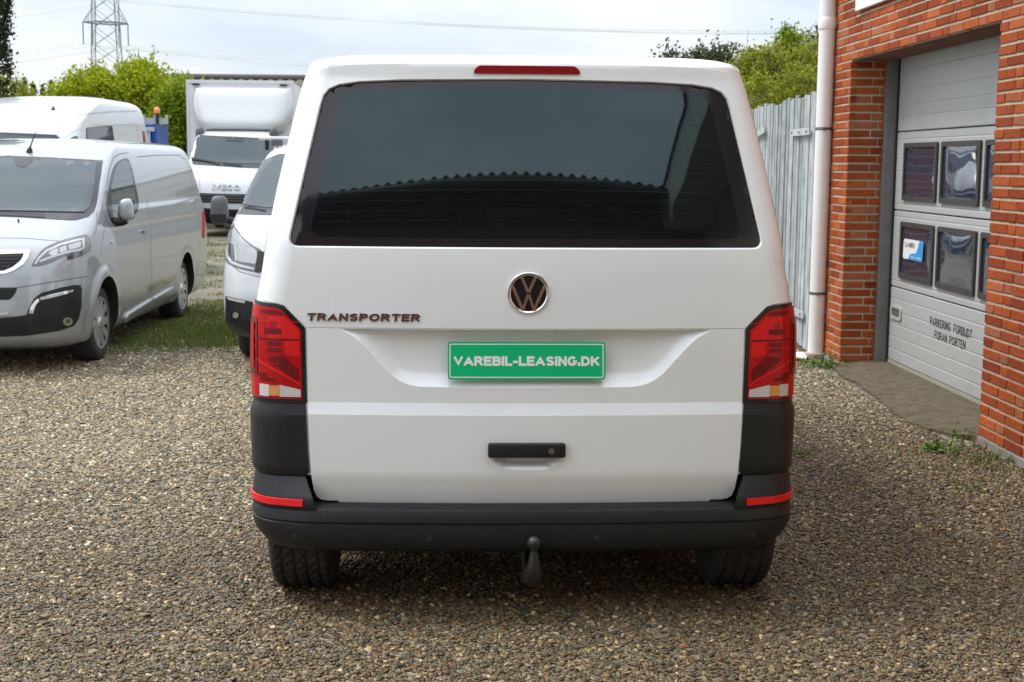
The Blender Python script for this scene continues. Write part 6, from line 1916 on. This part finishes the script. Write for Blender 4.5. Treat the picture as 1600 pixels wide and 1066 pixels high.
# ------------------------------------------------------------------ grass and weeds
GRASS = ramp_mat('grass_blade', [(0, (.07,.12,.015)), (.45, (.12,.19,.022)), (.75, (.17,.21,.04)), (.88, (.22,.18,.08)), (1, (.24,.21,.11))], rough=.7, src='island', trans=.3)
def tuft_pts(n, boxes):
    out = []
    for (x0, x1, y0, y1, d) in boxes:
        m = int((x1-x0)*(y1-y0)*d); c = max(3, m//26)
        cx, cy = rng.uniform(x0, x1, c), rng.uniform(y0, y1, c); k = rng.integers(0, c, m)
        out.append(np.stack([cx[k]+rng.normal(0,.07,m), cy[k]+rng.normal(0,.07,m)], 1))
    return np.concatenate(out)
def blades(name, P, h, m):
    n = len(P); a = rng.uniform(0, 6.28, n); hh = h*rng.uniform(.4, 1.3, n); w = .0045*rng.uniform(.7, 1.6, n)
    l = rng.normal(0, .45, (n, 2))*hh[:, None]
    b0 = np.stack([P[:,0]-w*np.cos(a), P[:,1]-w*np.sin(a), np.zeros(n)], 1); b1 = np.stack([P[:,0]+w*np.cos(a), P[:,1]+w*np.sin(a), np.zeros(n)], 1)
    t = np.stack([P[:,0]+l[:,0], P[:,1]+l[:,1], hh], 1)
    V = np.stack([b0, b1, t], 1).reshape(-1, 3); F = np.arange(3*n).reshape(-1, 3)
    return build(name, V, F, m, None, kind='stuff')
blades('grass', tuft_pts(0, [(-3.0,-2.0,11.6,13.2,4600), (-2.95,-2.15,13.0,15.5,3600), (-2.9,-1.9,11.2,11.8,1600), (-5.0,-1.8,15.5,24,260), (-2.7,-2.2,12.0,12.9,4000), (-6,-1,24,30,300)]), .036, GRASS)
WEED = ramp_mat('weed_leaf', [(0, (.05,.11,.015)), (.5, (.10,.20,.025)), (1, (.17,.27,.045))], rough=.6, src='island', trans=.3)
def weed(label, x, y, r, h, n, size):
    t = None
    u = rng.normal(size=(n, 3))*np.array((r, r, h*.4)); u[:, 2] = abs(u[:, 2])+.01
    V, F = leaves(np.array((x, y, 0))+u, size, np.tile((0,0,.6), (n,1)), 0, 1.9)
    return tag(build('weed_plant', V, F, WEED, None), label, 'weed', 'weeds at the foot of the wall')
g_ = at_z(1292, 576); weed('bright green weed tuft at the brick pier foot by the downpipe', g_[0], g_[1], .07, .10, 150, .035)
g_ = at_z(1460, 706); weed('broad leaved green weed in the gravel near the door strip', g_[0], g_[1], .035, .05, 40, .045)
g_ = at_z(1488, 712); weed('taller thin green weed right of the broad leaved one', g_[0], g_[1], .035, .14, 46, .030)
g_ = at_z(1510, 687); weed('pale grassy weed at the near brick pier corner', g_[0], g_[1], .04, .06, 50, .028)
g_ = at_z(1265, 572); weed('low weed between the downpipe and the scrap lid', g_[0], g_[1], .09, .05, 110, .03)
g_ = at_z(1243, 714); weed('small dark weed beside the right corner of the bumper', g_[0], g_[1], .045, .03, 70, .022)
blades('ground_weeds', tuft_pts(0, [(2.2,2.95,6.2,7.4,160), (2.75,3.02,7.0,7.6,900), (2.6,2.9,10.6,11.1,500), (-.9,-.72,6.0,9.0,60), (1.3,2.2,5.5,7.0,30)]), .045, GRASS)

LIT = ramp_mat('dry_leaf', [(0, (.10,.06,.02)), (.5, (.20,.13,.03)), (1, (.30,.24,.05))], rough=.8, src='island')
pl_ = scatter(4.2, 10.5, 1.6); pl_[:, 2] = .018
o_ = rng.normal(size=pl_.shape)*.12; o_[:, 2] = 0
V, F = leaves(pl_, .045, None); V = V.reshape(-1, 4, 3); V[:, :, 2] = .016+(V[:, :, 2]-V[:, :, 2].mean(1, keepdims=True))*.35; build('leaf_litter', V.reshape(-1, 3), F, LIT, None, kind='stuff')
